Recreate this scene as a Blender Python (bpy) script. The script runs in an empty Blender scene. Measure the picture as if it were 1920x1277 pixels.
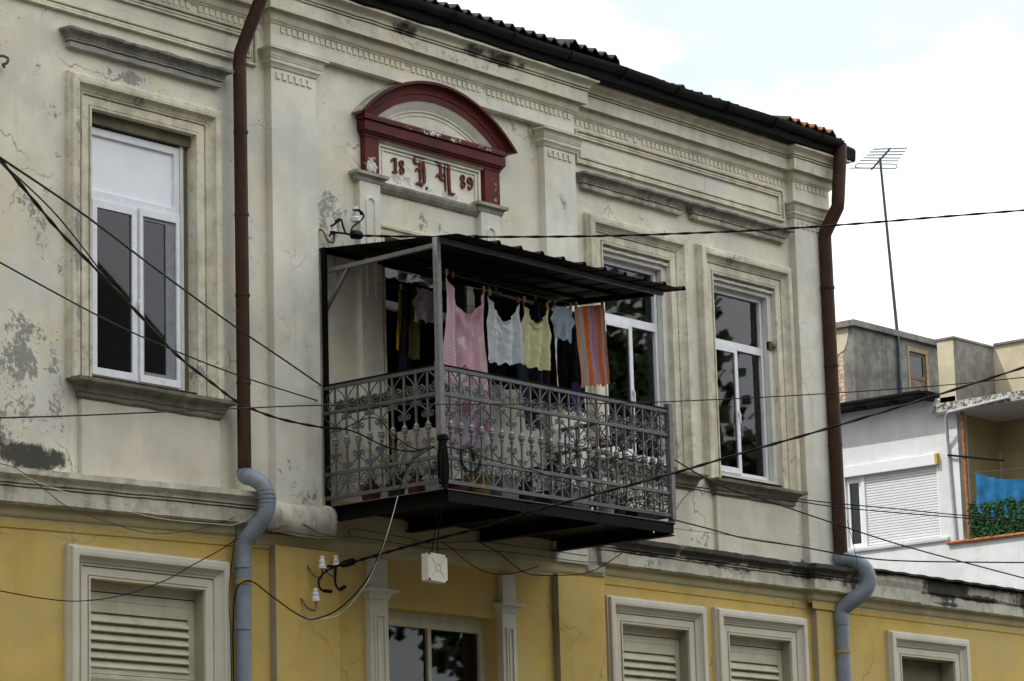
import bpy, math, random
from mathutils import Vector, noise
from math import sin, cos, pi, radians, sqrt, atan2
random.seed(7)
SC = bpy.context.scene
COL = SC.collection

# ------------------------------------------------------------------ camera
F_PX, YAW, PIT, ROLL = 5786.8, 0.87993, 0.20049, -0.02888
CAM = Vector((0.0, -18.0, 1.6))
_F = Vector((sin(YAW)*cos(PIT), cos(YAW)*cos(PIT), sin(PIT)))
_R0 = Vector((cos(YAW), -sin(YAW), 0))
_U0 = _R0.cross(_F)
_R = _R0*cos(ROLL) + _U0*sin(ROLL)
_U = _U0*cos(ROLL) - _R0*sin(ROLL)
def _ray(px, py):
    return _R*((px-960)/F_PX) - _U*((py-638.5)/F_PX) + _F
def at(px, py, y):                      # photo pixel -> point of the plane parallel to the facade at depth y
    d = _ray(px, py); return CAM + d*((y-CAM.y)/d.y)
def atx(px, py, X):                     # photo pixel -> point of the plane X (the side-on white house)
    d = _ray(px, py); return CAM + d*((X-CAM.x)/d.x)
cam = bpy.data.cameras.new("camera"); camo = bpy.data.objects.new("camera", cam); COL.objects.link(camo)
from mathutils import Matrix
m = Matrix((( _R.x, _U.x, -_F.x, CAM.x), (_R.y, _U.y, -_F.y, CAM.y), (_R.z, _U.z, -_F.z, CAM.z), (0, 0, 0, 1)))
camo.matrix_world = m
cam.sensor_width = 36; cam.lens = 36*F_PX/1920; cam.clip_end = 3000; cam.clip_start = 0.1
SC.camera = camo

# ------------------------------------------------------------------ materials
class NT:
    def __init__(s, name):
        s.m = bpy.data.materials.new(name); s.m.use_nodes = True
        s.t = s.m.node_tree; s.t.nodes.clear()
        s.out = s.n('ShaderNodeOutputMaterial')
    def n(s, t, **k):
        x = s.t.nodes.new(t)
        for a, b in k.items(): setattr(x, a, b)
        return x
    def l(s, a, b): s.t.links.new(a, b)
    def put(s, sock, v):
        if hasattr(v, 'is_linked') or isinstance(v, bpy.types.NodeSocket): s.l(v, sock)
        elif isinstance(v, (tuple, list)): sock.default_value = tuple(v) + ((1,) if len(v) == 3 and len(sock.default_value) == 4 else ())
        else: sock.default_value = v
    def math(s, op, a, b=0.0, c=None, clamp=False):
        x = s.n('ShaderNodeMath', operation=op, use_clamp=clamp)
        s.put(x.inputs[0], a); s.put(x.inputs[1], b)
        if c is not None: s.put(x.inputs[2], c)
        return x.outputs[0]
    def vm(s, op, a, b):
        x = s.n('ShaderNodeVectorMath', operation=op); s.put(x.inputs[0], a); s.put(x.inputs[1], b)
        return x.outputs['Value'] if op == 'LENGTH' else x.outputs[0]
    def noise(s, vec, scale, detail=4, rough=.55):
        x = s.n('ShaderNodeTexNoise'); s.l(vec, x.inputs['Vector'])
        x.inputs['Scale'].default_value = scale; x.inputs['Detail'].default_value = detail; x.inputs['Roughness'].default_value = rough
        return x.outputs['Fac']
    def step(s, v, lo, hi, a=0.0, b=1.0):
        x = s.n('ShaderNodeMapRange', interpolation_type='SMOOTHSTEP'); s.put(x.inputs[0], v)
        s.put(x.inputs[1], lo); s.put(x.inputs[2], hi); x.inputs[3].default_value = a; x.inputs[4].default_value = b
        return x.outputs[0]
    def mix(s, f, a, b, mode='MIX'):
        x = s.n('ShaderNodeMix', data_type='RGBA', blend_type=mode)
        s.put(x.inputs['Factor'], f); s.put(x.inputs['A'], a); s.put(x.inputs['B'], b)
        return x.outputs['Result']
    def pos(s): return s.n('ShaderNodeNewGeometry').outputs['Position']
    def princ(s, col, rough=.8, metal=0.0, bump=None, bs=.3, bd=.01, spec=.3):
        b = s.n('ShaderNodeBsdfPrincipled'); s.put(b.inputs['Base Color'], col); s.put(b.inputs['Roughness'], rough)
        b.inputs['Metallic'].default_value = metal; b.inputs['Specular IOR Level'].default_value = spec
        if bump is not None:
            u = s.n('ShaderNodeBump'); u.inputs['Strength'].default_value = bs; u.inputs['Distance'].default_value = bd
            s.put(u.inputs['Height'], bump); s.l(u.outputs[0], b.inputs['Normal'])
        s.l(b.outputs[0], s.out.inputs['Surface']); return b

def regions(N, pos, regs):              # hand-placed stains and peeled patches: (x, z, rx, rz, strength)
    sep = N.n('ShaderNodeSeparateXYZ'); N.l(pos, sep.inputs[0])
    best = None
    for cx, cz, rx, rz, a in regs:
        dx = N.math('MULTIPLY', N.math('SUBTRACT', sep.outputs[0], cx), 1/rx)
        dz = N.math('MULTIPLY', N.math('SUBTRACT', sep.outputs[2], cz), 1/rz)
        d2 = N.math('ADD', N.math('MULTIPLY', dx, dx), N.math('MULTIPLY', dz, dz))
        v = N.math('MULTIPLY', N.math('SUBTRACT', 1.0, d2, clamp=True), a)
        best = v if best is None else N.math('MAXIMUM', best, v)
    return best if best is not None else 0.0

def weather(name, base, tone=.12, hue=None, huek=.5, streak=.3, streakcol=(.25, .23, .17), peel=None, peelk=0.0, peelth=.62, peelcol=(.285, .28, .25),
            peelfreq=15.0, specks=0.0, mould=None, mouldcol=(.028, .027, .022), mouldth=.55, grime=0.0, grimecol=(.12, .115, .095), cracks=0.0, soft=0.0, softcol=(.50, .51, .49), rough=.85, bump=.25, dist=.006, spec=.25):
    N = NT(name); p = N.pos()
    n1 = N.noise(p, .9, 6, .6); n2 = N.noise(p, 3.1, 5, .65); nf = N.noise(p, 38, 5, .7)
    dark = tuple(c*(1-tone*1.6) for c in base); lite = tuple(min(1, c*(1+tone)) for c in base)
    col = N.mix(N.step(N.math('ADD', N.math('MULTIPLY', n1, .6), N.math('MULTIPLY', n2, .4)), .36, .64), dark, lite)
    if hue: col = N.mix(N.math('MULTIPLY', N.step(N.noise(p, 1.7, 4, .6), .45, .68), huek), col, hue)
    col = N.mix(N.math('MULTIPLY', N.step(nf, .35, .75), .16), col, tuple(c*.72 for c in base))
    sc = N.n('ShaderNodeMapping'); N.l(p, sc.inputs[0]); sc.inputs['Scale'].default_value = (7.5, 7.5, .55)
    ns = N.noise(sc.outputs[0], 1.0, 6, .65)
    if streak: col = N.mix(N.math('MULTIPLY', N.step(ns, .52, .78), streak), col, streakcol)
    h = N.math('MULTIPLY', nf, .5)
    if soft: col = N.mix(N.math('MULTIPLY', N.step(N.noise(p, 1.25, 9, .68), .47, .60), soft), col, softcol)
    if cracks:
        wv = N.n('ShaderNodeTexNoise'); N.l(p, wv.inputs['Vector']); wv.inputs['Scale'].default_value = 2.5; wv.inputs['Detail'].default_value = 5
        pw = N.vm('ADD', p, N.vm('MULTIPLY', wv.outputs['Color'], (.55, .55, .55)))
        vo = N.n('ShaderNodeTexVoronoi', feature='DISTANCE_TO_EDGE'); N.l(pw, vo.inputs['Vector']); vo.inputs['Scale'].default_value = 1.1
        ck = N.math('MULTIPLY', N.step(vo.outputs['Distance'], .0035, .009, 1, 0), N.math('MULTIPLY', N.step(N.noise(p, 1.0, 2), .50, .60), cracks))
        col = N.mix(ck, col, (.14, .13, .11)); h = N.math('SUBTRACT', h, N.math('MULTIPLY', ck, .5))
    if specks:
        sp = N.math('MULTIPLY', N.step(N.noise(p, 26, 5, .65), .625, .655), N.step(N.noise(p, 1.9, 4, .65), .47, .56))
        col = N.mix(N.math('MULTIPLY', N.math('MULTIPLY', N.step(N.noise(p, 60, 3, .6), .64, .68), N.step(N.noise(p, 3.3, 3), .45, .6)), specks*.7), col, (.30, .29, .26))
        col = N.mix(N.math('MULTIPLY', sp, specks), col, (.13, .13, .115))
    if grime:
        g = N.math('MULTIPLY', N.step(N.math('ADD', N.math('MULTIPLY', N.noise(p, 6.5, 8, .7), .65), N.math('MULTIPLY', ns, .35)), .44, .6), grime)
        col = N.mix(g, col, grimecol)
    if peel is not None or peelk:
        r = regions(N, p, peel or [])
        v = N.math('ADD', N.math('ADD', N.math('MULTIPLY', N.noise(p, peelfreq*.32, 7, .62), .55), N.math('MULTIPLY', N.noise(p, peelfreq*1.6, 8, .75), .45)), r)
        if peelk: v = N.math('ADD', v, peelk)
        mk = N.step(v, peelth+.08, peelth+.105)
        pc = N.mix(N.step(nf, .3, .7), tuple(c*.82 for c in peelcol), tuple(c*1.18 for c in peelcol))
        col = N.mix(mk, col, pc); h = N.math('SUBTRACT', h, N.math('MULTIPLY', mk, .55))
    if mould:
        r = regions(N, p, mould)
        v = N.math('ADD', N.math('MULTIPLY', N.noise(p, 7.0, 10, .75), .8), r)
        mk = N.math('MULTIPLY', N.step(v, mouldth+.1, mouldth+.24), .93)
        col = N.mix(mk, col, mouldcol)
    N.princ(col, rough, bump=h, bs=bump, bd=dist, spec=spec)
    return N.m

def simple(name, base, rough=.6, metal=0.0, var=.15, scale=12, bump=.15, spec=.3, second=None, th=(.5, .62), freq=18):
    N = NT(name); p = N.pos(); n1 = N.noise(p, scale, 5, .65)
    col = N.mix(N.step(n1, .3, .7), tuple(c*(1-var) for c in base), tuple(min(1, c*(1+var)) for c in base))
    if second: col = N.mix(N.step(N.noise(p, freq, 8, .7), th[0], th[1]), col, second)
    N.princ(col, rough, metal, bump=N.noise(p, scale*5, 4), bs=bump, bd=.004, spec=spec)
    return N.m

CREAM = (.69, .67, .555); CREAMH = (.69, .61, .43)
PEEL_WALL = [(15.75, 6.35, .6, .9, .225), (15.9, 7.6, .5, .7, .17), (16.05, 8.3, .5, .5, .15), (15.6, 5.8, .7, .4, .19), (16.1, 6.0, .3, .5, .20), (16.9, 8.88, .6, .1, .26), (15.9, 8.7, .4, .3, .13),
             (19.32, 8.1, .40, .6, .215), (19.35, 7.7, .25, .5, .19), (18.2, 5.7, .3, .3, .18), (18.75, 5.55, .5, .3, .18), (18.3, 7.9, .15, .9, .10), (20.6, 8.3, .6, .2, .16), (24.45, 6.55, .25, .35, .16),
             (24.55, 8.5, .12, .5, .12), (22.48, 8.75, .12, .18, .2), (24.0, 8.85, .5, .15, .17), (26.45, 7.3, .2, .6, .1), (26.3, 6.6, .2, .5, .14), (24.5, 5.72, .25, .2, .25), (26.5, 5.7, .3, .2, .25), (16.2, 7.2, .2, 1.2, .13), (26.75, 6.0, .2, .3, .2), (14.0, 7, 1, 2, .2)]
MOULD_WALL = [(15.85, 5.6, .60, .17, .50), (15.35, 5.66, .5, .2, .42), (18.2, 5.55, .45, .1, .24), (24.4, 5.62, .4, .1, .2), (26.4, 5.62, .3, .1, .3)]
M = {}
M['wall'] = weather('cream_weathered_plaster', CREAM, hue=CREAMH, huek=.65, streak=.2, peel=PEEL_WALL, specks=.8, cracks=.6, soft=.45, softcol=(.57, .575, .55), mould=MOULD_WALL, bump=.3)
M['pil'] = weather('cream_pilaster_plaster', (.69, .68, .59), hue=CREAMH, huek=.35, streak=.2, cracks=.35, soft=.4, softcol=(.58, .585, .565), peel=[(19.0, 7.9, .3, .5, .12), (18.75, 5.6, .5, .45, .17), (22.5, 8.8, .12, .25, .18), (19.8, 6.5, .5, 3, .06)], specks=.4, bump=.25)
M['trim'] = weather('cream_moulding_plaster', (.68, .645, .515), hue=CREAMH, streak=.3, specks=.55, grime=.4, grimecol=(.25, .235, .18), peel=[(17.0, 8.66, 1.0, .12, .12), (23.8, 8.66, .8, .1, .1), (25.4, 8.66, .8, .1, .14), (16.3, 7.5, .1, 1.8, .22), (16.4, 6.45, .25, .2, .2), (17.75, 6.5, .25, .25, .2), (24.3, 6.6, .25, .3, .15), (26.15, 6.6, .2, .5, .15)], peelth=.6, bump=.3)
M['cornice'] = weather('cream_cornice_plaster', (.69, .665, .54), hue=CREAMH, huek=.4, streak=.3, streakcol=(.3, .29, .25), specks=.4, grime=.25, grimecol=(.33, .31, .24),
                       peel=[(19.6, 9.88, .9, .12, .16), (21.0, 9.85, 1.6, .1, .2), (17, 9.9, 2, .2, .1)], peelcol=(.38, .38, .37), mould=[(20.15, 9.97, .28, .12, .42), (21.35, 9.96, .85, .1, .40), (22.1, 9.94, .6, .08, .2), (19.3, 10.02, .8, .04, .25)], bump=.3)
M['hoodgrey'] = weather('grey_worn_fascia', (.36, .355, .33), hue=(.50, .47, .38), huek=.7, streak=.5, streakcol=(.17, .165, .14), specks=.8, grime=.4, grimecol=(.2, .195, .17), bump=.5)
M['hood2'] = weather('worn_cream_hood', (.55, .52, .42), hue=(.24, .235, .20), huek=.8, streak=.7, streakcol=(.09, .088, .072), specks=.8, grime=.75, grimecol=(.14, .138, .115), peelk=.05, peelcol=(.22, .215, .19), bump=.6)
M['hood'] = weather('lichen_grey_moulding', (.235, .23, .20), hue=(.50, .465, .37), huek=.75, streak=.5, streakcol=(.085, .085, .07), grime=.7, grimecol=(.10, .10, .085), specks=.6, bump=.5)
M['sill'] = weather('mossy_stone_sill', (.185, .178, .13), hue=(.30, .285, .21), huek=.7, streak=.75, streakcol=(.055, .055, .04), grime=.6, grimecol=(.09, .09, .065), specks=.8, bump=.6)
M['apron'] = weather('streaked_apron_plaster', (.62, .575, .475), hue=(.61, .60, .53), huek=.6, streak=.55, streakcol=(.52, .47, .37), specks=.2, bump=.15)
M['ledge'] = weather('dirty_ledge_plaster', (.64, .61, .50), hue=(.55, .52, .41), streak=.55, streakcol=(.22, .215, .17), specks=.6, grime=.45, grimecol=(.2, .195, .155), peel=[(23.6, 5.4, .5, .15, .2), (25.0, 5.42, .7, .1, .24), (18.0, 5.4, .4, .1, .1)],
                     mould=[(15.7, 5.49, 1.0, .07, .36), (17.3, 5.43, .5, .1, .22), (23.5, 5.55, .9, .15, .60), (24.6, 5.545, 1.0, .13, .58), (25.5, 5.54, .8, .11, .52), (26.4, 5.545, .9, .17, .55), (24.9, 5.44, 1.2, .03, .34), (27.0, 5.47, .5, .2, .36)], bump=.5)
M['band'] = weather('cream_underband_plaster', (.49, .435, .25), hue=(.45, .39, .20), streak=.3, streakcol=(.34, .29, .17), specks=.2, bump=.2)
M['yellow'] = weather('ochre_yellow_plaster', (.585, .415, .118), tone=.10, hue=(.53, .41, .165), huek=.9, streak=.35, streakcol=(.36, .235, .065), specks=.35, cracks=.45, soft=.5, softcol=(.55, .42, .18), bump=.15)
M['lowtrim'] = weather('greyish_cream_paint', (.60, .57, .47), tone=.06, hue=(.55, .51, .39), huek=.4, streak=.25, streakcol=(.33, .31, .23), specks=.15, bump=.12, rough=.6)
M['greystrip'] = weather('grey_side_paint', (.36, .33, .24), tone=.1, streak=.2, bump=.1)
M['shutter'] = weather('cream_shutter_paint', (.56, .535, .40), tone=.07, streak=.3, streakcol=(.33, .30, .2), grime=.25, grimecol=(.28, .26, .17), bump=.1, rough=.55)
RED = (.098, .0155, .012)
M['red'] = weather('peeling_oxblood_paint', RED, tone=.25, streak=.3, streakcol=(.05, .012, .01), peel=[(19.82, 8.66, .14, .14, .24), (21.46, 8.72, .2, .2, .12), (20.6, 9.09, 1.1, .05, .20), (20.6, 8.99, 1.1, .03, .1), (20.0, 9.4, .9, .2, .03), (21.5, 8.65, .15, .06, .2)], peelcol=(.58, .56, .50), peelfreq=20, bump=.3, rough=.7)
M['redletter'] = simple('oxblood_letter_paint', (.115, .019, .015), .7, var=.3, scale=30)
M['extrados'] = weather('grey_cement_cap', (.40, .385, .33), streak=.4, streakcol=(.2, .195, .16), specks=.8, grime=.4, bump=.5)
M['datewall'] = weather('pale_panel_plaster', (.72, .69, .59), streak=.12, specks=.3, peel=[(20.4, 8.60, .5, .10, .22), (20.9, 8.58, .4, .09, .24), (20.36, 8.70, .08, .12, .16)], peelcol=(.46, .46, .44), bump=.25)
M['pvc'] = simple('white_plastic_frame', (.74, .76, .80), .4, var=.06, spec=.35, bump=.05, second=(.56, .57, .57), th=(.56, .74), freq=10)
M['board'] = simple('white_insulation_board', (.80, .83, .88), .5, var=.04, scale=2, bump=.05)
M['oldwood'] = weather('peeling_white_wood', (.66, .65, .60), streak=.5, streakcol=(.3, .28, .23), peel=[], peelk=.06, peelth=.62, peelcol=(.22, .2, .16), peelfreq=22, bump=.4)
M['revealdark'] = weather('mossy_shaded_reveal', (.14, .13, .08), hue=(.24, .22, .15), streak=.6, streakcol=(.05, .05, .03), bump=.5)  # dirty olive side strip; also gives the window recess top its shade
M['ironlight'] = simple('grey_painted_iron', (.105, .105, .105), .5, metal=.05, var=.25, scale=25, spec=.35, bump=.2)
M['ironknob'] = simple('silver_painted_casting', (.19, .19, .185), .4, metal=.15, var=.25, scale=40, spec=.5)
M['ironbar'] = simple('grey_primer_steel', (.165, .165, .162), .5, var=.2, scale=14)
M['black'] = simple('black_painted_steel', (.0045, .0045, .0048), .7, var=.3, spec=.1)
M['sheet'] = simple('black_profiled_sheet', (.0065, .0065, .0068), .65, var=.3, scale=4, spec=.12)
M['gutter'] = simple('blackened_gutter', (.008, .0075, .0075), .6, var=.5, scale=6, spec=.2, second=(.032, .031, .030), th=(.6, .72), freq=6)
M['pipebrown'] = simple('brown_painted_pipe', (.041, .0185, .0095), .55, var=.25, scale=6, spec=.2, second=(.064, .026, .011), th=(.52, .66), freq=5)
M['pipegrey'] = simple('blue_grey_plastic_pipe', (.20, .235, .275), .45, var=.12, scale=5, spec=.35, second=(.17, .18, .2), th=(.58, .72), freq=9)
M['rustclip'] = simple('ochre_clip', (.38, .24, .07), .7)
M['cable'] = simple('black_cable', (.004, .004, .004), .6, spec=.12)
M['cablegrey'] = simple('grey_cable', (.07, .07, .065), .6)
M['cablewhite'] = simple('white_cable', (.6, .6, .57), .5)
M['porcelain'] = simple('white_porcelain', (.72, .74, .75), .15, var=.06, spec=.6, bump=.02)
M['rustiron'] = simple('rusty_hook', (.16, .10, .05), .8, var=.4)
M['boxcream'] = simple('cream_plastic_box', (.74, .72, .61), .45, var=.05, bump=.04)
M['boxblack'] = simple('black_screw_plug', (.01, .01, .01), .5)
M['boxline'] = simple('moulded_line_grey', (.42, .41, .35), .5)
M['curtainpale'] = simple('pale_lace_curtain', (.40, .41, .40), .9, var=.15, scale=6)
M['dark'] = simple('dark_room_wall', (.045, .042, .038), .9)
M['floorin'] = simple('room_floor', (.12, .085, .06), .8)
M['curtain'] = simple('beige_curtain', (.56, .53, .42), .9, var=.12, scale=5)
M['curtaindark'] = simple('grey_net_curtain', (.055, .055, .058), .9, var=.1)
M['terracotta'] = simple('terracotta', (.13, .042, .028), .8, var=.2)
M['potwhite'] = simple('white_glazed_pot', (.45, .46, .47), .4, var=.08)
M['potyellow'] = simple('yellow_pot', (.24, .16, .025), .5)
M['potgrey'] = simple('grey_planter', (.26, .28, .30), .6)
M['potdark'] = simple('dark_planter', (.035, .03, .028), .6)
M['leaf'] = simple('house_plant_leaf', (.055, .105, .03), .55, var=.4, scale=9)
M['leafy'] = simple('yellowing_leaf', (.20, .21, .05), .6, var=.4, scale=9)
M['hedge'] = simple('plastic_ivy_leaf', (.016, .062, .016), .6, var=.6, scale=30, spec=.2)
M['whitewall'] = weather('white_rough_render', (.66, .67, .68), tone=.07, streak=.4, streakcol=(.50, .50, .49), specks=.3, cracks=.25, bump=.5, dist=.012)
M['loggia'] = weather('pale_yellow_render', (.42, .35, .19), tone=.08, streak=.15, specks=.1, bump=.3)
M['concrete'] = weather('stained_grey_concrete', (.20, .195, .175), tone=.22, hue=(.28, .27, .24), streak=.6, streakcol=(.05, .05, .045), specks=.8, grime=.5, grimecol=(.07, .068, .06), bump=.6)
M['concretelite'] = weather('cream_parapet_render', (.52, .47, .34), tone=.12, streak=.35, streakcol=(.3, .27, .19), specks=.5, bump=.5)
M['slabedge'] = simple('pebble_dash', (.42, .41, .37), .9, var=.3, scale=20, bump=.6, second=(.09, .085, .075), th=(.48, .54), freq=16)
M['hutwood'] = simple('grey_weathered_door', (.16, .125, .10), .8, var=.3, scale=8, second=(.08, .065, .055), freq=10)
M['hutframe'] = simple('ochre_door_frame', (.30, .22, .12), .8, var=.3)
M['rustpole'] = simple('orange_rust_pole', (.36, .13, .03), .7, var=.35, scale=9, second=(.14, .06, .03), freq=14)
M['metalgrey'] = simple('grey_galvanised_pipe', (.36, .37, .39), .5, metal=.0, var=.1)
M['antenna'] = simple('dark_aluminium', (.05, .07, .085), .4, metal=.4, var=.2)
M['rollshut'] = simple('white_roller_slats', (.70, .70, .71), .45, var=.03, bump=.02)
M['yellowcap'] = simple('yellow_end_cap', (.42, .32, .03), .6)
M['asphalt'] = simple('asphalt', (.055, .054, .052), .9, var=.2, scale=3)
M['paving'] = simple('pavement_slab', (.15, .145, .135), .9, var=.15, scale=2)
M['opp'] = weather('opposite_render', (.17, .155, .12), streak=.2, bump=.2)
M['opproof'] = simple('opposite_tiles', (.05, .04, .035), .8, var=.3)
M['bark'] = simple('bark', (.10, .07, .05), .9, var=.3)
M['treeleaf'] = simple('tree_leaf', (.05, .09, .025), .6, var=.4, scale=3)
M['peg'] = simple('plastic_peg', (.22, .20, .05), .5, var=.3)
M['pegred'] = simple('red_peg', (.14, .03, .02), .5)

def mat_tile():
    N = NT('clay_roof_tile'); p = N.pos(); sep = N.n('ShaderNodeSeparateXYZ'); N.l(p, sep.inputs[0])
    n = N.noise(p, 9, 8, .7)
    clay = N.mix(N.step(n, .35, .65), (.13, .05, .025), (.27, .11, .045))
    soot = N.mix(N.step(n, .3, .7), (.014, .012, .012), (.05, .04, .035))
    f = N.step(N.math('ADD', sep.outputs[0], N.math('MULTIPLY', n, .5)), 26.35, 26.5)      # the old tiles are sooted, the last ones were replaced
    N.princ(N.mix(f, soot, clay), .8, bump=n, bs=.4); return N.m
M['tile'] = mat_tile()
def mat_brick():
    N = NT('whitewashed_brick'); p = N.pos()
    mp = N.n('ShaderNodeMapping'); N.l(p, mp.inputs[0]); mp.inputs['Rotation'].default_value = (radians(90), 0, radians(90))
    sep = N.n('ShaderNodeSeparateXYZ'); N.l(p, sep.inputs[0]); cb = N.n('ShaderNodeCombineXYZ'); N.l(sep.outputs[1], cb.inputs[0]); N.l(sep.outputs[2], cb.inputs[1])
    b = N.n('ShaderNodeTexBrick'); N.l(cb.outputs[0], b.inputs['Vector']); b.inputs['Scale'].default_value = 1.0
    b.inputs['Brick Width'].default_value = .19; b.inputs['Row Height'].default_value = .085; b.inputs['Mortar Size'].default_value = .007
    b.inputs['Color1'].default_value = (.34, .10, .05, 1); b.inputs['Color2'].default_value = (.42, .16, .09, 1); b.inputs['Mortar'].default_value = (.16, .15, .13, 1)
    col = N.mix(N.math('MULTIPLY', N.step(N.noise(p, 7, 6, .7), .40, .5), .88), b.outputs['Color'], (.58, .48, .36))
    col = N.mix(b.outputs['Fac'], col, (.2, .18, .15))
    N.princ(col, .9, bump=N.math('SUBTRACT', N.noise(p, 30, 4), b.outputs['Fac']), bs=.6); return N.m
M['brick'] = mat_brick()
def mat_glass(name, tint=(.72, .75, .74), ior=1.5):
    N = NT(name); fr = N.n('ShaderNodeFresnel'); fr.inputs['IOR'].default_value = ior
    t = N.n('ShaderNodeBsdfTransparent'); t.inputs[0].default_value = tint + (1,)
    g = N.n('ShaderNodeBsdfGlossy'); g.inputs['Roughness'].default_value = .015; g.inputs[0].default_value = (.9, .92, .95, 1)
    u = N.n('ShaderNodeBump'); u.inputs['Strength'].default_value = .02; u.inputs['Distance'].default_value = .01
    N.l(N.noise(N.pos(), 1.4, 1), u.inputs['Height']); N.l(u.outputs[0], g.inputs['Normal'])
    x = N.n('ShaderNodeMixShader'); N.l(fr.outputs[0], x.inputs[0]); N.l(t.outputs[0], x.inputs[1]); N.l(g.outputs[0], x.inputs[2])
    N.l(x.outputs[0], N.out.inputs['Surface']); return N.m
M['glass'] = mat_glass('window_glass')

def cloth_mat(name, fn, trans=.15):
    N = NT(name); uv = N.n('ShaderNodeUVMap'); sep = N.n('ShaderNodeSeparateXYZ'); N.l(uv.outputs[0], sep.inputs[0])
    col = fn(N, uv.outputs[0], sep.outputs[0], sep.outputs[1])
    b = N.n('ShaderNodeBsdfDiffuse'); N.put(b.inputs[0], col); tr = N.n('ShaderNodeBsdfTranslucent'); N.put(tr.inputs[0], col)
    u = N.n('ShaderNodeBump'); u.inputs['Strength'].default_value = .25; u.inputs['Distance'].default_value = .004; N.l(N.noise(N.pos(), 55, 4), u.inputs['Height']); N.l(u.outputs[0], b.inputs['Normal'])
    x = N.n('ShaderNodeMixShader'); x.inputs[0].default_value = trans; N.l(b.outputs[0], x.inputs[1]); N.l(tr.outputs[0], x.inputs[2]); N.l(x.outputs[0], N.out.inputs['Surface'])
    return N.m
def plain(c, v=.12):
    return lambda N, uv, u, w: N.mix(N.step(N.noise(uv, 5, 4), .3, .7), tuple(x*(1-v) for x in c), tuple(x*(1+v) for x in c))
def stripes(bands):                     # [(u_end, colour), ...]
    def f(N, uv, u, w):
        uu = N.math('ADD', u, N.math('MULTIPLY', N.noise(uv, 3, 2), .015)); col = bands[0][1]
        for (e, c), (e2, c2) in zip(bands[:-1], bands[1:]): col = N.mix(N.math('GREATER_THAN', uu, e), col, c2)
        return col
    return f
def pinkprint(N, uv, u, w):
    col = N.mix(N.step(N.noise(uv, 4, 3), .3, .7), (.46, .27, .32), (.53, .335, .385))
    v = N.n('ShaderNodeTexVoronoi', feature='F1'); N.l(uv, v.inputs['Vector']); v.inputs['Scale'].default_value = 46; v.inputs['Randomness'].default_value = 0
    edge = N.math('MAXIMUM', N.math('LESS_THAN', u, .22), N.math('GREATER_THAN', u, .88))
    dots = N.math('MULTIPLY', N.step(v.outputs['Distance'], .30, .38, 1, 0), edge)
    col = N.mix(N.math('MULTIPLY', dots, .6), col, (.74, .66, .68))
    mp = N.n('ShaderNodeMapping'); N.l(uv, mp.inputs[0]); mp.inputs['Scale'].default_value = (3.2, 4.2, 1)
    cl = N.step(N.noise(mp.outputs[0], 1.6, 3, .5), .575, .60)
    inner = N.math('SUBTRACT', 1.0, edge)
    col = N.mix(N.math('MULTIPLY', cl, inner), col, (.52, .49, .51))
    s = N.math('ADD', N.math('MULTIPLY', N.math('ABSOLUTE', N.math('SUBTRACT', u, .45)), .9), .40)      # big pale hill shape in the lower half of the print
    low = N.math('MULTIPLY', N.math('GREATER_THAN', w, s), inner)
    line = N.math('MULTIPLY', N.step(N.math('ABSOLUTE', N.math('SUBTRACT', w, s)), .006, .012, 1, 0), inner)
    lowc = N.mix(N.step(N.noise(mp.outputs[0], 2.6, 3), .52, .54), (.52, .52, .60), (.40, .22, .26))
    col = N.mix(low, col, lowc); return N.mix(line, col, (.12, .07, .09))
M['c_pink'] = cloth_mat('pink_printed_cotton', pinkprint)
M['c_blue'] = cloth_mat('pale_blue_cotton', plain((.50, .54, .57), .08))
M['c_yellow'] = cloth_mat('pale_yellow_cotton', plain((.54, .53, .32), .08))
M['c_sky'] = cloth_mat('sky_blue_cotton', plain((.28, .36, .41), .08))
M['c_towel'] = cloth_mat('striped_terry', stripes([(.13, (.42, .20, .12)), (.25, (.33, .29, .26)), (.40, (.44, .105, .03)), (.52, (.29, .20, .23)), (.66, (.31, .13, .19)), (.76, (.27, .17, .22)), (.88, (.42, .105, .028)), (.95, (.30, .24, .23)), (1, (.31, .12, .08))]), .08)
M['c_dark'] = cloth_mat('dark_cotton', plain((.018, .018, .022), .3), .02)
M['c_jeans'] = cloth_mat('navy_denim', plain((.035, .05, .09), .3), .03)
M['c_teal'] = cloth_mat('slate_blue_cotton', plain((.07, .10, .13), .2), .03)
M['c_purple'] = cloth_mat('striped_dark_cotton', stripes([(.2, (.03, .03, .05)), (.3, (.11, .13, .22)), (.5, (.05, .03, .05)), (.62, (.10, .05, .07)), (.8, (.02, .02, .03)), (1, (.05, .03, .045))]), .03)
M['c_olive'] = cloth_mat('olive_cotton', plain((.10, .095, .03), .2))
M['c_mustard'] = cloth_mat('mustard_cotton', plain((.45, .27, .02), .15))
M['c_grey'] = cloth_mat('pale_grey_cotton', plain((.30, .29, .29), .2))
M['c_towelblue'] = cloth_mat('bright_blue_terry', plain((.035, .17, .36), .15), .2)
M['c_violet'] = cloth_mat('violet_cloth', plain((.16, .08, .32), .2))

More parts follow.
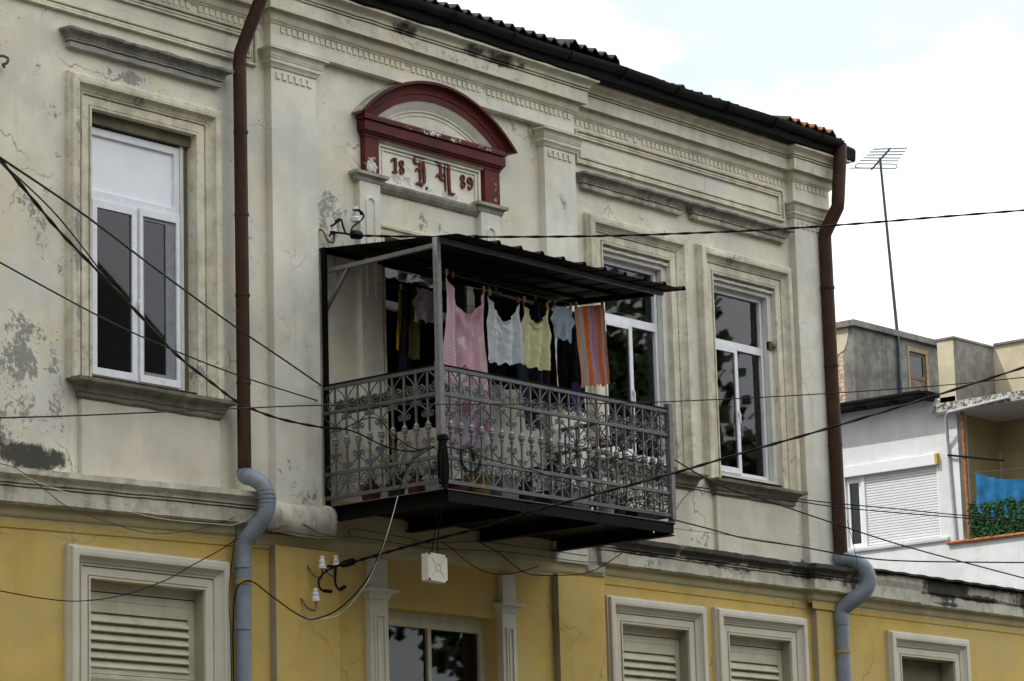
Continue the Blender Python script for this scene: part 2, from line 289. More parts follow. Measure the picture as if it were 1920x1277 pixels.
# ------------------------------------------------------------------ mesh building
WL = {}                                 # world place of every object (nothing is rotated except dup()s)
class MB:
    def __init__(s): s.v = []; s.f = []; s.uv = {}
    def add(s, vs, fs):
        k = len(s.v); s.v += [tuple(v) for v in vs]; s.f += [tuple(i+k for i in f) for f in fs]; return s
    def box(s, x0, x1, y0, y1, z0, z1):
        return s.add([(x0, y0, z0), (x1, y0, z0), (x1, y1, z0), (x0, y1, z0), (x0, y0, z1), (x1, y0, z1), (x1, y1, z1), (x0, y1, z1)],
                     [(0, 3, 2, 1), (4, 5, 6, 7), (0, 1, 5, 4), (1, 2, 6, 5), (2, 3, 7, 6), (3, 0, 4, 7)])
    def bar(s, a, b, w, h=None, up=Vector((0, 0, 1))):       # rectangular bar from a to b
        a = Vector(a); b = Vector(b); h = h or w; d = (b-a).normalized()
        if abs(d.dot(up)) > .98: up = Vector((0, 1, 0))
        r = d.cross(up).normalized(); u = r.cross(d).normalized(); vs = []
        for p in (a, b):
            for i, j in ((-1, -1), (1, -1), (1, 1), (-1, 1)): vs.append(p + r*(i*w/2) + u*(j*h/2))
        return s.add(vs, [(3, 2, 1, 0), (4, 5, 6, 7), (0, 1, 5, 4), (1, 2, 6, 5), (2, 3, 7, 6), (3, 0, 4, 7)])
    def tube(s, pts, r, n=8, caps=True):
        pts = [Vector(p) for p in pts]; k = len(pts); rs = r if isinstance(r, (list, tuple)) else [r]*k
        T = []
        for i in range(k):
            t = (pts[min(i+1, k-1)] - pts[max(i-1, 0)])
            T.append(t.normalized() if t.length > 1e-9 else Vector((0, 0, 1)))
        ref = Vector((0, 0, 1)) if abs(T[0].z) < .9 else Vector((0, 1, 0))
        nrm = (ref - T[0]*ref.dot(T[0])).normalized(); vs = []; fs = []
        for i in range(k):
            nrm = (nrm - T[i]*nrm.dot(T[i]))
            nrm = nrm.normalized() if nrm.length > 1e-6 else T[i].orthogonal().normalized()
            b = T[i].cross(nrm)
            for j in range(n):
                a = 2*pi*j/n + pi/n; vs.append(pts[i] + (nrm*cos(a) + b*sin(a))*rs[i])
        for i in range(k-1):
            for j in range(n): fs.append((i*n+j, i*n+(j+1) % n, (i+1)*n+(j+1) % n, (i+1)*n+j))
        if caps: fs += [tuple(range(n-1, -1, -1)), tuple(range((k-1)*n, k*n))]
        return s.add(vs, fs)
    def strand(s, pts, r, w, rate=.42):                        # two-core cable: a flat oval that twists along its way
        pts = [Vector(p) for p in pts]; k = len(pts); n = 8; vs = []; fs = []
        for i in range(k):
            t = (pts[min(i+1, k-1)]-pts[max(i-1, 0)]).normalized(); u = t.cross(Vector((0, 0, 1))).normalized(); b = t.cross(u)
            for j in range(n):
                a = 2*pi*j/n; x, y = (r+w)*cos(a), r*sin(a); ph = i*rate
                vs.append(pts[i]+u*(x*cos(ph)-y*sin(ph))+b*(x*sin(ph)+y*cos(ph)))
        for i in range(k-1):
            for j in range(n): fs.append((i*n+j, i*n+(j+1) % n, (i+1)*n+(j+1) % n, (i+1)*n+j))
        return s.add(vs, fs+[tuple(range(n-1, -1, -1)), tuple(range((k-1)*n, k*n))])
    def lathe(s, c, prof, n=16, axis='z'):
        vs = []; fs = []
        for r, z in prof:
            for j in range(n):
                a = 2*pi*j/n
                if axis == 'z': vs.append((c[0]+r*cos(a), c[1]+r*sin(a), c[2]+z))
                else: vs.append((c[0]+r*cos(a), c[1]+z, c[2]+r*sin(a)))
        for i in range(len(prof)-1):
            for j in range(n): fs.append((i*n+j, i*n+(j+1) % n, (i+1)*n+(j+1) % n, (i+1)*n+j))
        fs += [tuple(range(n-1, -1, -1)), tuple(range((len(prof)-1)*n, len(prof)*n))]
        return s.add(vs, fs)
    def run(s, x0, x1, prof, y=0.0, left=True, right=True, tilt=0.0, jit=.003, seg=.12, mitre=True, freq=5.0, yback=None):
        # straight moulding along the wall; profile = (projection, height) list; returns mitred to the wall where left/right
        n = max(1, int(abs(x1-x0)/seg)); k = len(prof); base = len(s.v); cols = []
        def J(p):
            if not jit: return p
            q = noise.noise_vector(Vector(p)*freq)*jit + noise.noise_vector(Vector(p)*freq*4)*jit*.5
            return (p[0]+q.x*.4, p[1]+q.y*.8, p[2]+q.z)
        yb_ = y if yback is None else yback
        if left: cols.append([(x0-d, yb_, z) for d, z in prof])
        for i in range(n+1):
            t = i/n; c = []
            for d, z in prof:
                xa = x0-(d if left and mitre else 0); xb = x1+(d if right and mitre else 0); x = xa+(xb-xa)*t
                c.append(J((x, y-d, z+tilt*(x-x0))))
            cols.append(c)
        if right: cols.append([(x1+d, yb_, z+tilt*(x1-x0)) for d, z in prof])
        vs = [p for c in cols for p in c]; fs = []
        for i in range(len(cols)-1):
            for j in range(k-1): fs.append((i*k+j, (i+1)*k+j, (i+1)*k+j+1, i*k+j+1))
        if not left: fs.append(tuple(range(k)))
        if not right: fs.append(tuple((len(cols)-1)*k+j for j in range(k-1, -1, -1)))
        return s.add(vs, fs)
    def surround(s, x0, x1, z0, z1, prof, y=0.0, jit=.003, seg=.12, zl=None):
        # moulded frame on three sides of an opening; profile = (distance from opening, projection)
        k = len(prof); cols = []
        zz = [z0+(z1-z0)*i/max(1, int((z1-z0)/seg)) for i in range(int((z1-z0)/seg)+1)]
        def J(p):
            q = noise.noise_vector(Vector(p)*5)*jit + noise.noise_vector(Vector(p)*21)*jit*.5
            return (p[0]+q.x, p[1]+q.y*.8, p[2]+q.z)
        nz = max(2, int((z1-z0)/seg)); nx = max(2, int((x1-x0)/seg))
        for i in range(nz): cols.append([(x0-o, y-d, z0+(z1+o-z0)*i/nz) for o, d in prof])
        for i in range(nx): cols.append([(x0-o+(x1-x0+2*o)*i/nx, y-d, z1+o) for o, d in prof])
        for i in range(nz+1): cols.append([(x1+o, y-d, z1+o+(z0-z1-o)*i/nz) for o, d in prof])
        vs = [J(p) for c in cols for p in c]; fs = []
        for i in range(len(cols)-1):
            for j in range(k-1): fs.append((i*k+j, (i+1)*k+j, (i+1)*k+j+1, i*k+j+1))
        return s.add(vs, fs)
    def sheet(s, x0, x1, z0, z1, holes, y):                    # a wall face with rectangular holes
        xs = sorted({x0, x1} | {h[0] for h in holes} | {h[1] for h in holes}); zs = sorted({z0, z1} | {h[2] for h in holes} | {h[3] for h in holes})
        for a, b in zip(xs[:-1], xs[1:]):
            for c, d in zip(zs[:-1], zs[1:]):
                if any(h[0]-1e-6 <= a and b <= h[1]+1e-6 and h[2]-1e-6 <= c and d <= h[3]+1e-6 for h in holes): continue
                s.add([(a, y, c), (b, y, c), (b, y, d), (a, y, d)], [(0, 1, 2, 3)])
        return s
    def wall(s, x0, x1, z0, z1, holes, y0, y1):
        s.sheet(x0, x1, z0, z1, holes, y0)
        k = len(s.f); s.sheet(x0, x1, z0, z1, holes, y1); s.f[k:] = [f[::-1] for f in s.f[k:]]
        for a, b, c, d in holes:
            s.add([(a, y0, c), (a, y1, c), (a, y1, d), (a, y0, d)], [(3, 2, 1, 0)]).add([(b, y0, c), (b, y1, c), (b, y1, d), (b, y0, d)], [(0, 1, 2, 3)])
            s.add([(a, y0, d), (b, y0, d), (b, y1, d), (a, y1, d)], [(0, 1, 2, 3)]).add([(a, y0, c), (b, y0, c), (b, y1, c), (a, y1, c)], [(3, 2, 1, 0)])
        s.add([(x0, y0, z0), (x0, y1, z0), (x0, y1, z1), (x0, y0, z1)], [(3, 2, 1, 0)]).add([(x1, y0, z0), (x1, y1, z0), (x1, y1, z1), (x1, y0, z1)], [(0, 1, 2, 3)])
        s.add([(x0, y0, z1), (x1, y0, z1), (x1, y1, z1), (x0, y1, z1)], [(0, 1, 2, 3)]).add([(x0, y0, z0), (x1, y0, z0), (x1, y1, z0), (x0, y1, z0)], [(3, 2, 1, 0)])
        return s
    def ribbon(s, pts, w, y0, y1):                             # raised stroke in the wall plane: pts = (x, z), w = width
        k = len(pts); L = []; Rr = []
        for i in range(k):
            a = Vector(pts[max(i-1, 0)]); b = Vector(pts[min(i+1, k-1)]); d = (b-a)
            d = d.normalized() if d.length else Vector((1, 0)); nn = Vector((-d.y, d.x)); ww = (w[i] if isinstance(w, (list, tuple)) else w)/2
            p = Vector(pts[i]); L.append(p+nn*ww); Rr.append(p-nn*ww)
        vs = []
        for i in range(k): vs += [(L[i].x, y0, L[i].y), (Rr[i].x, y0, Rr[i].y), (Rr[i].x, y1, Rr[i].y), (L[i].x, y1, L[i].y)]
        fs = [(0, 1, 2, 3), tuple(4*(k-1)+j for j in (3, 2, 1, 0))]
        for i in range(k-1):
            for j in range(4): fs.append((4*i+j, 4*i+(j+1) % 4, 4*i+4+(j+1) % 4, 4*i+4+j)[::-1])
        return s.add(vs, fs)
    def build(s, name, mat, parent=None, loc=None, smooth=False, bevel=0.0, auto=None):
        if loc is None: loc = WL[parent.name] if parent else Vector((0, 0, 0))
        loc = Vector(loc)
        me = bpy.data.meshes.new(name); me.from_pydata([Vector(v)-loc for v in s.v], [], s.f); me.update()
        if s.uv:
            ul = me.uv_layers.new(name='UVMap')
            for lp in me.loops: ul.data[lp.index].uv = s.uv.get(lp.vertex_index, (0, 0))
        if smooth:
            for p in me.polygons: p.use_smooth = True
        me.materials.append(M[mat] if isinstance(mat, str) else mat)
        o = bpy.data.objects.new(name, me); COL.objects.link(o)
        if parent: o.parent = parent; o.location = loc - WL[parent.name]
        else: o.location = loc
        WL[o.name] = loc
        if bevel:
            b = o.modifiers.new('bevel', 'BEVEL'); b.width = bevel; b.segments = 2; b.limit_method = 'ANGLE'
        if auto:
            import bmesh
            bm = bmesh.new(); bm.from_mesh(me); bmesh.ops.recalc_face_normals(bm, faces=bm.faces)
            for e in bm.edges:
                if len(e.link_faces) == 2 and e.calc_face_angle(0) > radians(auto): e.smooth = False
            bm.to_mesh(me); bm.free()
            for p in me.polygons: p.use_smooth = True
        return o
def tag(o, label, cat, group=None, kind=None):
    if label: o['label'] = label
    if cat: o['category'] = cat
    if group: o['group'] = group
    if kind: o['kind'] = kind
    return o
def thing(name, loc, label, cat, group=None):
    o = bpy.data.objects.new(name, None); COL.objects.link(o); o.location = loc; o.empty_display_size = .2
    WL[o.name] = Vector(loc); return tag(o, label, cat, group)
def children(o): return [c for c in COL.objects if c.parent == o]
def dup(o, loc, parent, rotz=0.0):
    ch = children(o); c = o.copy(); COL.objects.link(c); c.parent = parent; c.location = loc; c.rotation_euler = (0, 0, rotz)
    for k in ch:
        d = k.copy(); COL.objects.link(d); d.parent = c
    return c
def spline(pts, per=8):
    pts = [Vector(p) for p in pts]; out = []
    for i in range(len(pts)-1):
        p0 = pts[max(i-1, 0)]; p1 = pts[i]; p2 = pts[i+1]; p3 = pts[min(i+2, len(pts)-1)]
        for j in range(per):
            t = j/per; out.append(.5*((2*p1)+(p2-p0)*t+(2*p0-5*p1+4*p2-p3)*t*t+(3*p1-p0-3*p2+p3)*t**3))
    out.append(pts[-1]); return out
def arcpts(c, r, a0, a1, n, f): return [f(c[0]+r*cos(a0+(a1-a0)*i/n), c[1]+r*sin(a0+(a1-a0)*i/n)) for i in range(n+1)]
def cove(d0, z0, d1, z1, n=5, convex=False):                   # quarter-curve between two profile points
    out = []
    for i in range(1, n):
        t = i/n*pi/2
        out.append((d0+(d1-d0)*(1-cos(t)), z0+(z1-z0)*sin(t)) if not convex else (d0+(d1-d0)*sin(t), z0+(z1-z0)*(1-cos(t))))
    return out

# ================================================================== THE HOUSE
ZC, XL, XR = 5.36, 12.0, 27.10          # storey line, left (out of frame) and right ends of the facade
house = thing('old_house', (20.7, 0, 0), 'old two storey house with cream upper floor, ochre ground floor and red date pediment', 'house')
WIN = {'L': (16.475, 17.66, 6.33, 8.535), 'M': (23.17, 24.26, 6.40, 8.50), 'R': (24.985, 26.08, 6.40, 8.485)}
DOOR = (20.0, 21.42, 5.53, 8.05)
LOW = {'L': (16.458, 17.718, 2.7, 4.697), 'M': (23.27, 24.332, 2.7, 4.792), 'R': (25.007, 26.082, 2.7, 4.795)}
LDOOR = (19.93, 21.43, .9, 4.715)
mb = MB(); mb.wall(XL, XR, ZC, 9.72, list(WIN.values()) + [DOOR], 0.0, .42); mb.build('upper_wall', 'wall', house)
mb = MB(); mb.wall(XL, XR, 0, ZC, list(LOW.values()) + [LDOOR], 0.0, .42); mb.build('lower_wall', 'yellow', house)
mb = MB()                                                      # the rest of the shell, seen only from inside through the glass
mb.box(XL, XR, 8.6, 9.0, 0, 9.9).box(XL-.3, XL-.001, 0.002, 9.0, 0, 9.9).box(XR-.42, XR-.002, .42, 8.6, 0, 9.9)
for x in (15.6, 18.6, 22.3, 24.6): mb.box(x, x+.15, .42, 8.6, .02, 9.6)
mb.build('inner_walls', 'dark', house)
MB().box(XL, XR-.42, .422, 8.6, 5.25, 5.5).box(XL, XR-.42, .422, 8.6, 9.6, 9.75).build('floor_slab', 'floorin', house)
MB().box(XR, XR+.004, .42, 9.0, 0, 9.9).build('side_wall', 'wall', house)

def comb(teeth, y0, y1, z0, z1):
    m_ = MB(); zs = z1+.006
    for i, (a, b) in enumerate(teeth):
        pts = [(a, z0), (b, z0), (b, z1), (a, z1)]; k = len(m_.v)
        m_.v += [(x, y0, z) for x, z in pts] + [(x, y1, z) for x, z in pts] + [(a, y0, zs), (b, y0, zs), (b, y1, zs), (a, y1, zs)]
        m_.f += [(k, k+1, k+2, k+3), (k, k+4, k+5, k+1), (k+1, k+5, k+6, k+2), (k+3, k+7, k+4, k), (k+3, k+2, k+9, k+8)]
        if i: q = k-12; m_.f += [(q+2, k+3, k+8, q+9), (q+2, q+6, k+7, k+3)]
    return m_
# --- pilasters and capitals
CAP = [(0, 9.300), (.012, 9.302), (.018, 9.318), (.028, 9.335)] + [(.03, 9.338), (.036, 9.340), (.036, 9.372), (.042, 9.374), (.046, 9.392), (.05, 9.394)] + cove(.05, 9.394, .085, 9.445) + [(.088, 9.447), (.088, 9.462), (0, 9.476)]
def pilaster(x0, x1, right=True):
    p = MB().box(x0, x1, -.08, 0.001, 5.30, 9.40).build('pilaster', 'pil', house)
    c = MB().run(x0, x1, CAP, -.08, jit=.002, yback=.0)
    c.build('capital', 'cornice', p)
    teeth = []; n = max(5, int((x1-x0-.06)/.078))
    for i in range(n):
        x = x0+.045+(x1-x0-.09)*(i+.5)/n
        teeth.append((x-.026, x+.024))
    comb(teeth, -.092, -.081, 9.205, 9.262).build('dentil_row', 'cornice', p)
    return p
pilaster(18.51, 19.07); pilaster(22.235, 22.71); pilaster(26.42, 27.10)

# --- frieze with sunk panels, dentils and main cornice
CORN = [(0, 9.60), (0, 9.698), (.010, 9.70), (.012, 9.706), (.012, 9.712)] + cove(.012, 9.712, .045, 9.806, 6, True) + [(.048, 9.812), (.088, 9.812), (.088, 9.80), (.102, 9.80), (.102, 9.918), (.078, 9.920), (.078, 9.930), (.112, 9.932), (.112, 9.942), (.088, 9.944), (.088, 9.953), (.122, 9.955), (.122, 9.963)] + cove(.122, 9.963, .185, 10.015) + [(.19, 10.018), (.19, 10.045), (0, 10.06)]
for x0, x1, y, l, r in ((XL, 18.51, 0, False, False), (18.51, 22.71, -.08, True, True), (22.71, 26.42, 0, False, False), (26.42, 27.10, -.08, True, True)):
    e = MB().run(x0, x1, CORN, y, left=l, right=r, jit=.004, seg=.1, yback=.02).build('cornice', 'cornice', house)
    teeth = []; n = int((x1-x0-.08)/.0705)
    for i in range(n):
        if random.random() < .04: continue
        x = x0+.04+(x1-x0-.08)*(i+.5)/n; j = random.uniform(-.002, .002)
        teeth.append((x-.022+j, x+.022+j))
    comb(teeth, y-.011, y+.001, 9.632, 9.682).build('dentil_row', 'cornice', e)
a = MB(); a.box(18.51, 22.71, -.08, .001, 9.505, 9.602)
a.build('architrave', 'pil', house); MB().box(26.42, 27.10, -.08, .001, 9.40, 9.602).build('architrave', 'pil', house)
def frieze_panel(x0, x1, z0, z1):
    prof = [(0, .0), (.0, .026), (.016, .026), (.018, .004), (.028, .004), (.030, .018), (.048, .018), (.050, .003), (.058, .003), (.060, .034), (.078, .038), (.082, .026), (.082, 0)]
    m_ = MB()
    for (xa, za), (xb, zb), nx, nz in (((x0, z0), (x1, z0), 0, 1), ((x1, z0), (x1, z1), -1, 0), ((x1, z1), (x0, z1), 0, -1), ((x0, z1), (x0, z0), 1, 0)):
        k = len(prof); seg = 24 if nz else 3; vs = []
        for i in range(seg+1):
            t = i/seg
            for o, dd in prof:
                o2 = .082-o
                X = xa+(xb-xa)*t; Z = za+(zb-za)*t
                if nz: X += (o2*(1-2*t))*(1 if xb > xa else -1); Z += nz*o2
                else: Z += (o2*(1-2*t))*(1 if zb > za else -1); X += nx*o2
                vs.append((X, -dd, Z))
        m_.add(vs, [(i*k+j, i*k+j+1, (i+1)*k+j+1, (i+1)*k+j) for i in range(seg) for j in range(k-1)])
    return m_.build('frieze_panel', 'trim', house)
frieze_panel(22.80, 26.32, 9.243, 9.590); frieze_panel(14.6, 18.39, 9.285, 9.605)

# --- windows of the upper floor
SUR = [(0, -.10), (0, .026), (.018, .028), (.020, .006), (.027, .006), (.029, .018), (.092, .020), (.094, .006), (.101, .006), (.103, .030), (.116, .036), (.118, .014), (.125, .014), (.127, .026), (.145, .034), (.160, .045), (.172, .062), (.176, .080), (.200, .083), (.236, .080), (.244, .074), (.246, .045), (.262, .042), (.264, 0)]
HOOD = [(0, 8.998), (.056, 8.998), (.060, 9.036), (.044, 9.038), (.044, 9.048), (.070, 9.050), (.072, 9.062), (.078, 9.064)] + cove(.076, 9.062, .122, 9.118) + [(.130, 9.120), (.132, 9.142), (0, 9.170)]
SILL = [(0, 6.115), (.045, 6.118), (.066, 6.135), (.068, 6.168), (.080, 6.172), (.084, 6.182)] + cove(.084, 6.182, .150, 6.245) + [(.160, 6.248), (.165, 6.276), (.02, 6.296), (0, 6.30)]
def frame(x0, x1, z0, z1, y0, y1, w, holes):                    # a board frame: everything of x0..x1 x z0..z1 but the holes
    return MB().wall(x0, x1, z0, z1, holes, y0, y1)
def glaze(name, x0, x1, z0, z1, y, parent): return MB().box(x0, x1, y, y+.006, z0, z1).build(name, 'glass', parent)
def curtain(x0, x1, z0, z1, y, parent, mat='curtain', amp=.03, freq=38):
    m_ = MB(); n = max(8, int((x1-x0)/.012)); vs = []
    for i in range(n+1):
        x = x0+(x1-x0)*i/n; yy = y+amp*sin(x*freq)*(.7+.3*sin(x*11))+amp*.4*sin(x*freq*2.3)
        vs += [(x, yy, z0), (x, yy, z1)]
    m_.add(vs, [(2*i, 2*i+2, 2*i+3, 2*i+1) for i in range(n)])
    return m_.build('curtain', mat, parent, smooth=True)
def window(key, hood, sill, apron, dz):
    x0, x1, z0, z1 = WIN[key]
    w = bpy.data.objects.new('window', None); COL.objects.link(w); w.parent = house; WL[w.name] = Vector(((x0+x1)/2, 0, z0)); w.location = WL[w.name]-WL[house.name]
    MB().surround(x0, x1, z0-.06, z1, SUR).build('surround', 'trim', w)
    hd = MB().run(hood[0], hood[1], HOOD[6:], jit=.007, seg=.04, freq=11).build('hood', 'hood', w)
    MB().run(hood[0], hood[1], HOOD[:7], jit=.006, seg=.04, freq=11).build('hood_fascia', 'hoodgrey' if key == 'L' else 'hood2', w)
    MB().run(sill[0], sill[1], [(d, z+dz) for d, z in SILL], jit=.006, seg=.06, freq=8).build('sill', 'sill', w)
    MB().box(x0, x1, 0, .42, z0-.05, z0+.004).build('inner_sill', 'sill', w)
    m_ = MB(); m_.box(apron[0], apron[1], -.042, .0, 5.46, 6.125+dz); m_.build('apron', 'apron', w, bevel=.006)
    return w
# left window: white board above, two sashes below, mossy old reveal on the right
w = window('L', (16.272, 17.876), (16.386, 17.835), (16.352, 17.886), 0.0)
x0, x1, z0, z1 = WIN['L']
MB().box(x0, x1, .05, .20, 8.44, z1-.001).build('shaded_recess_head', 'revealdark', w)  # dark strip put in for the shadowed top of the recess
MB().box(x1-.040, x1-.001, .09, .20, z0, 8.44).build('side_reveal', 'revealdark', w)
MB().box(x1-.095, x1-.056, .08, .15, z0, 8.44).build('old_frame', 'oldwood', w)
fx0, fx1, fz0, fz1 = x0, x1-.096, z0+.005, 8.42
B = 7.87
frame(fx0, fx1, fz0, fz1, .09, .15, 0, [(fx0+.12, 17.03, fz0+.06, B-.09), (17.10, fx1-.05, fz0+.06, B-.09), (fx0+.06, fx1-.055, B+.02, fz1-.06)]).build('frame', 'pvc', w, bevel=.004)
MB().box(fx0+.06, fx1-.055, .115, .13, B+.02, fz1-.06).build('board', 'board', w)
s1 = frame(fx0+.10, 17.065, fz0+.03, B-.06, .075, .105, 0, [(fx0+.15, 17.012, fz0+.09, B-.12)]).build('sash', 'pvc', w, bevel=.004)
glaze('pane', fx0+.15, 17.012, fz0+.09, B-.12, .092, w)
frame(17.09, fx1-.02, fz0+.03, B-.05, .065, .088, 0, [(17.125, fx1-.06, fz0+.09, B-.11)]).build('sash', 'pvc', w, bevel=.004)
frame(17.125, fx1-.06, fz0+.09, B-.11, .08, .10, 0, [(17.15, fx1-.17, fz0+.12, B-.14)]).build('screen_frame', simple('grey_screen_frame', (.20, .215, .24), .5), w)
glaze('pane', 17.15, fx1-.17, fz0+.12, B-.14, .090, w)
MB().bar((17.072, .065, 7.02), (17.072, .050, 7.02), .02, .05).bar((17.072, .046, 7.02), (17.072, .046, 6.92), .014).build('handle', 'pvc', w)
curtain(17.30, fx1-.02, fz0+.1, B-.1, .34, w, 'curtaindark', .02, 22)
# right pair
def pair(key, hood, sill, apron, mull, open_left):
    w = window(key, hood, sill, apron, .062); x0, x1, z0, z1 = WIN[key]
    frame(x0, x1, z0, z1-.001, .035, .10, 0, [(x0+.07, x1-.075, z0+.04, z1-.10)]).build('old_frame', 'oldwood', w, bevel=.006)
    m_ = MB(); m_.run(x0, x1, [(0, z1-.05), (.035, z1-.055), (.04, z1-.03), (0, z1-.02)], .036, left=False, right=False, jit=.008, seg=.05, freq=14); m_.build('old_head', 'oldwood', w)
    fx0, fx1, fz0, fz1 = x0+.07, x1-.075, z0+.04, z1-.10
    T = 7.81
    frame(fx0, fx1, fz0, fz1, .105, .165, 0, [(fx0+.045, mull-.03, fz0+.05, T-.04), (mull+.03, fx1-.045, fz0+.05, T-.04), (fx0+.045, fx1-.045, T+.04, fz1-.05)]).build('frame', 'pvc', w, bevel=.004)
    glaze('pane', fx0+.045, fx1-.045, T+.04, fz1-.05, .14, w)
    frame(fx0+.03, mull+.005, fz0+.03, T-.02, .085, .115, 0, [(fx0+.08, mull-.045, fz0+.09, T-.08)]).build('sash', 'pvc', w, bevel=.004)
    glaze('pane', fx0+.08, mull-.045, fz0+.09, T-.08, .10, w)
    glaze('pane', mull+.03, fx1-.045, fz0+.05, T-.04, .14, w)
    MB().bar((mull-.02, .085, 7.1), (mull-.02, .067, 7.1), .02, .05).bar((mull-.02, .063, 7.1), (mull-.02, .063, 7.0), .014).build('handle', 'pvc', w)
    return w, fx0, fx1, fz0, fz1, T
w, fx0, fx1, fz0, fz1, T = pair('M', (22.913, 24.407), (22.98, 24.415), (23.0, 24.40), 23.73, False)
curtain(fx0+.04, 23.60, fz0, T, .27, w, 'curtain'); curtain(23.95, fx1, fz0, T, .29, w, 'curtain'); curtain(23.60, 23.97, fz0, T, .52, w, 'curtaindark')
w, fx0, fx1, fz0, fz1, T = pair('R', (24.69, 26.22), (24.90, 26.152), (24.862, 26.25), 25.50, True)
curtain(fx0+.02, 25.45, fz0, T, .27, w, 'curtain'); curtain(25.78, fx1+.1, fz0, T, .30, w, 'curtaindark', .02, 45)
MB().bar((fx0, .34, 8.22), (fx1, .34, 8.22), .03, .05).build('curtain_rail', 'oldwood', w)
MB().bar((x1+0, 0, 0), (x1+.001, 0, 0), .001) if False else None
MB().box(26.005, 26.05, .01, .06, 7.83, 7.92).box(26.02, 26.079, -.01, .012, 7.86, 7.885).build('hinge', 'rustiron', w)

# --- storey ledge with its underband
def ledge_prof(z): return [(0, z-.123), (.012, z-.123), (.012, z-.103), (.016, z-.10)] + cove(.016, z-.10, .05, z-.016, 5, True) + [(.052, z-.012), (.104, z-.012), (.104, z), (.12, z), (.12, z+.112), (.096, z+.114), (.096, z+.124), (.130, z+.126), (.130, z+.136), (.110, z+.138), (.110, z+.147), (.142, z+.149), (.142, z+.156)] + cove(.142, z+.156, .19, z+.206) + [(.20, z+.208), (.203, z+.252), (0, z+.285)]
def ledge(x0, x1, z, y, l, r, tilt=0, jit=.006, mould=True):
    pr_ = ledge_prof(z); k = 10
    o = MB().run(x0, x1, pr_[k-1:], y, l, r, tilt, jit=jit, seg=.05, freq=7, yback=.0).build('ledge', 'ledge', house)
    MB().run(x0, x1, pr_[:k], y, l, r, tilt, jit=.002, yback=.0).build('underband', 'band', o)
    MB().run(x0, x1, [(0, z-.185), (.010, z-.182), (.012, z-.150), (.012, z-.123)], y, l, r, tilt, jit=.001).build('yellow_fillet', 'yellow', o)
ledge(XL, 18.30, 5.206-.0264*3.4, 0, False, False, .0264)
ledge(22.98, 26.42, 5.336, 0, True, False, -.001)
ledge(26.42, 27.10, 5.332, -.08, True, True)
m_ = MB(); n, k = 30, 12; vs = []                                # lump of plaster round the ledge under the left pilaster
for i in range(n+1):
    t = i/n; x = 18.22+t*1.02
    e = min(1, (1-t)*9)**.5
    for j in range(k+1):
        s_ = j/k; z = 5.245-.03*sin(t*3)+s_*(.275+.02*t); d = (.115+.12*min(1, sin(pi*min(1, s_*1.02+.02))**.45))*(.55+.45*e)*(1-.25*t)
        q = noise.noise(Vector((x*6, s_*2, 1)))*.02
        if j == k: d *= .2
        vs.append((x, -(d+q)*min(1, e*1.3), z+noise.noise(Vector((x*9, s_*3, 5)))*.012))
m_.add(vs, [(i*(k+1)+j, (i+1)*(k+1)+j, (i+1)*(k+1)+j+1, i*(k+1)+j+1) for i in range(n) for j in range(k)]); m_.build('plaster_lump', 'ledge', house, smooth=True)
o = MB(); o.box(19.02, 23.02, -.04, 0, 5.215, 5.60); o.build('cream_strip', 'band', house, bevel=.01)
o = MB(); o.box(22.72, 22.99, -.075, 0, 5.235, 5.52); o.build('plaster_lump', 'ledge', house, bevel=.03)
MB().run(18.3, 22.98, [(0, 5.10), (.012, 5.10), (.014, 5.12), (.03, 5.135), (.045, 5.215), (.045, 5.22), (0, 5.225)], 0, False, False, .018, jit=.002).build('underband', 'band', house)

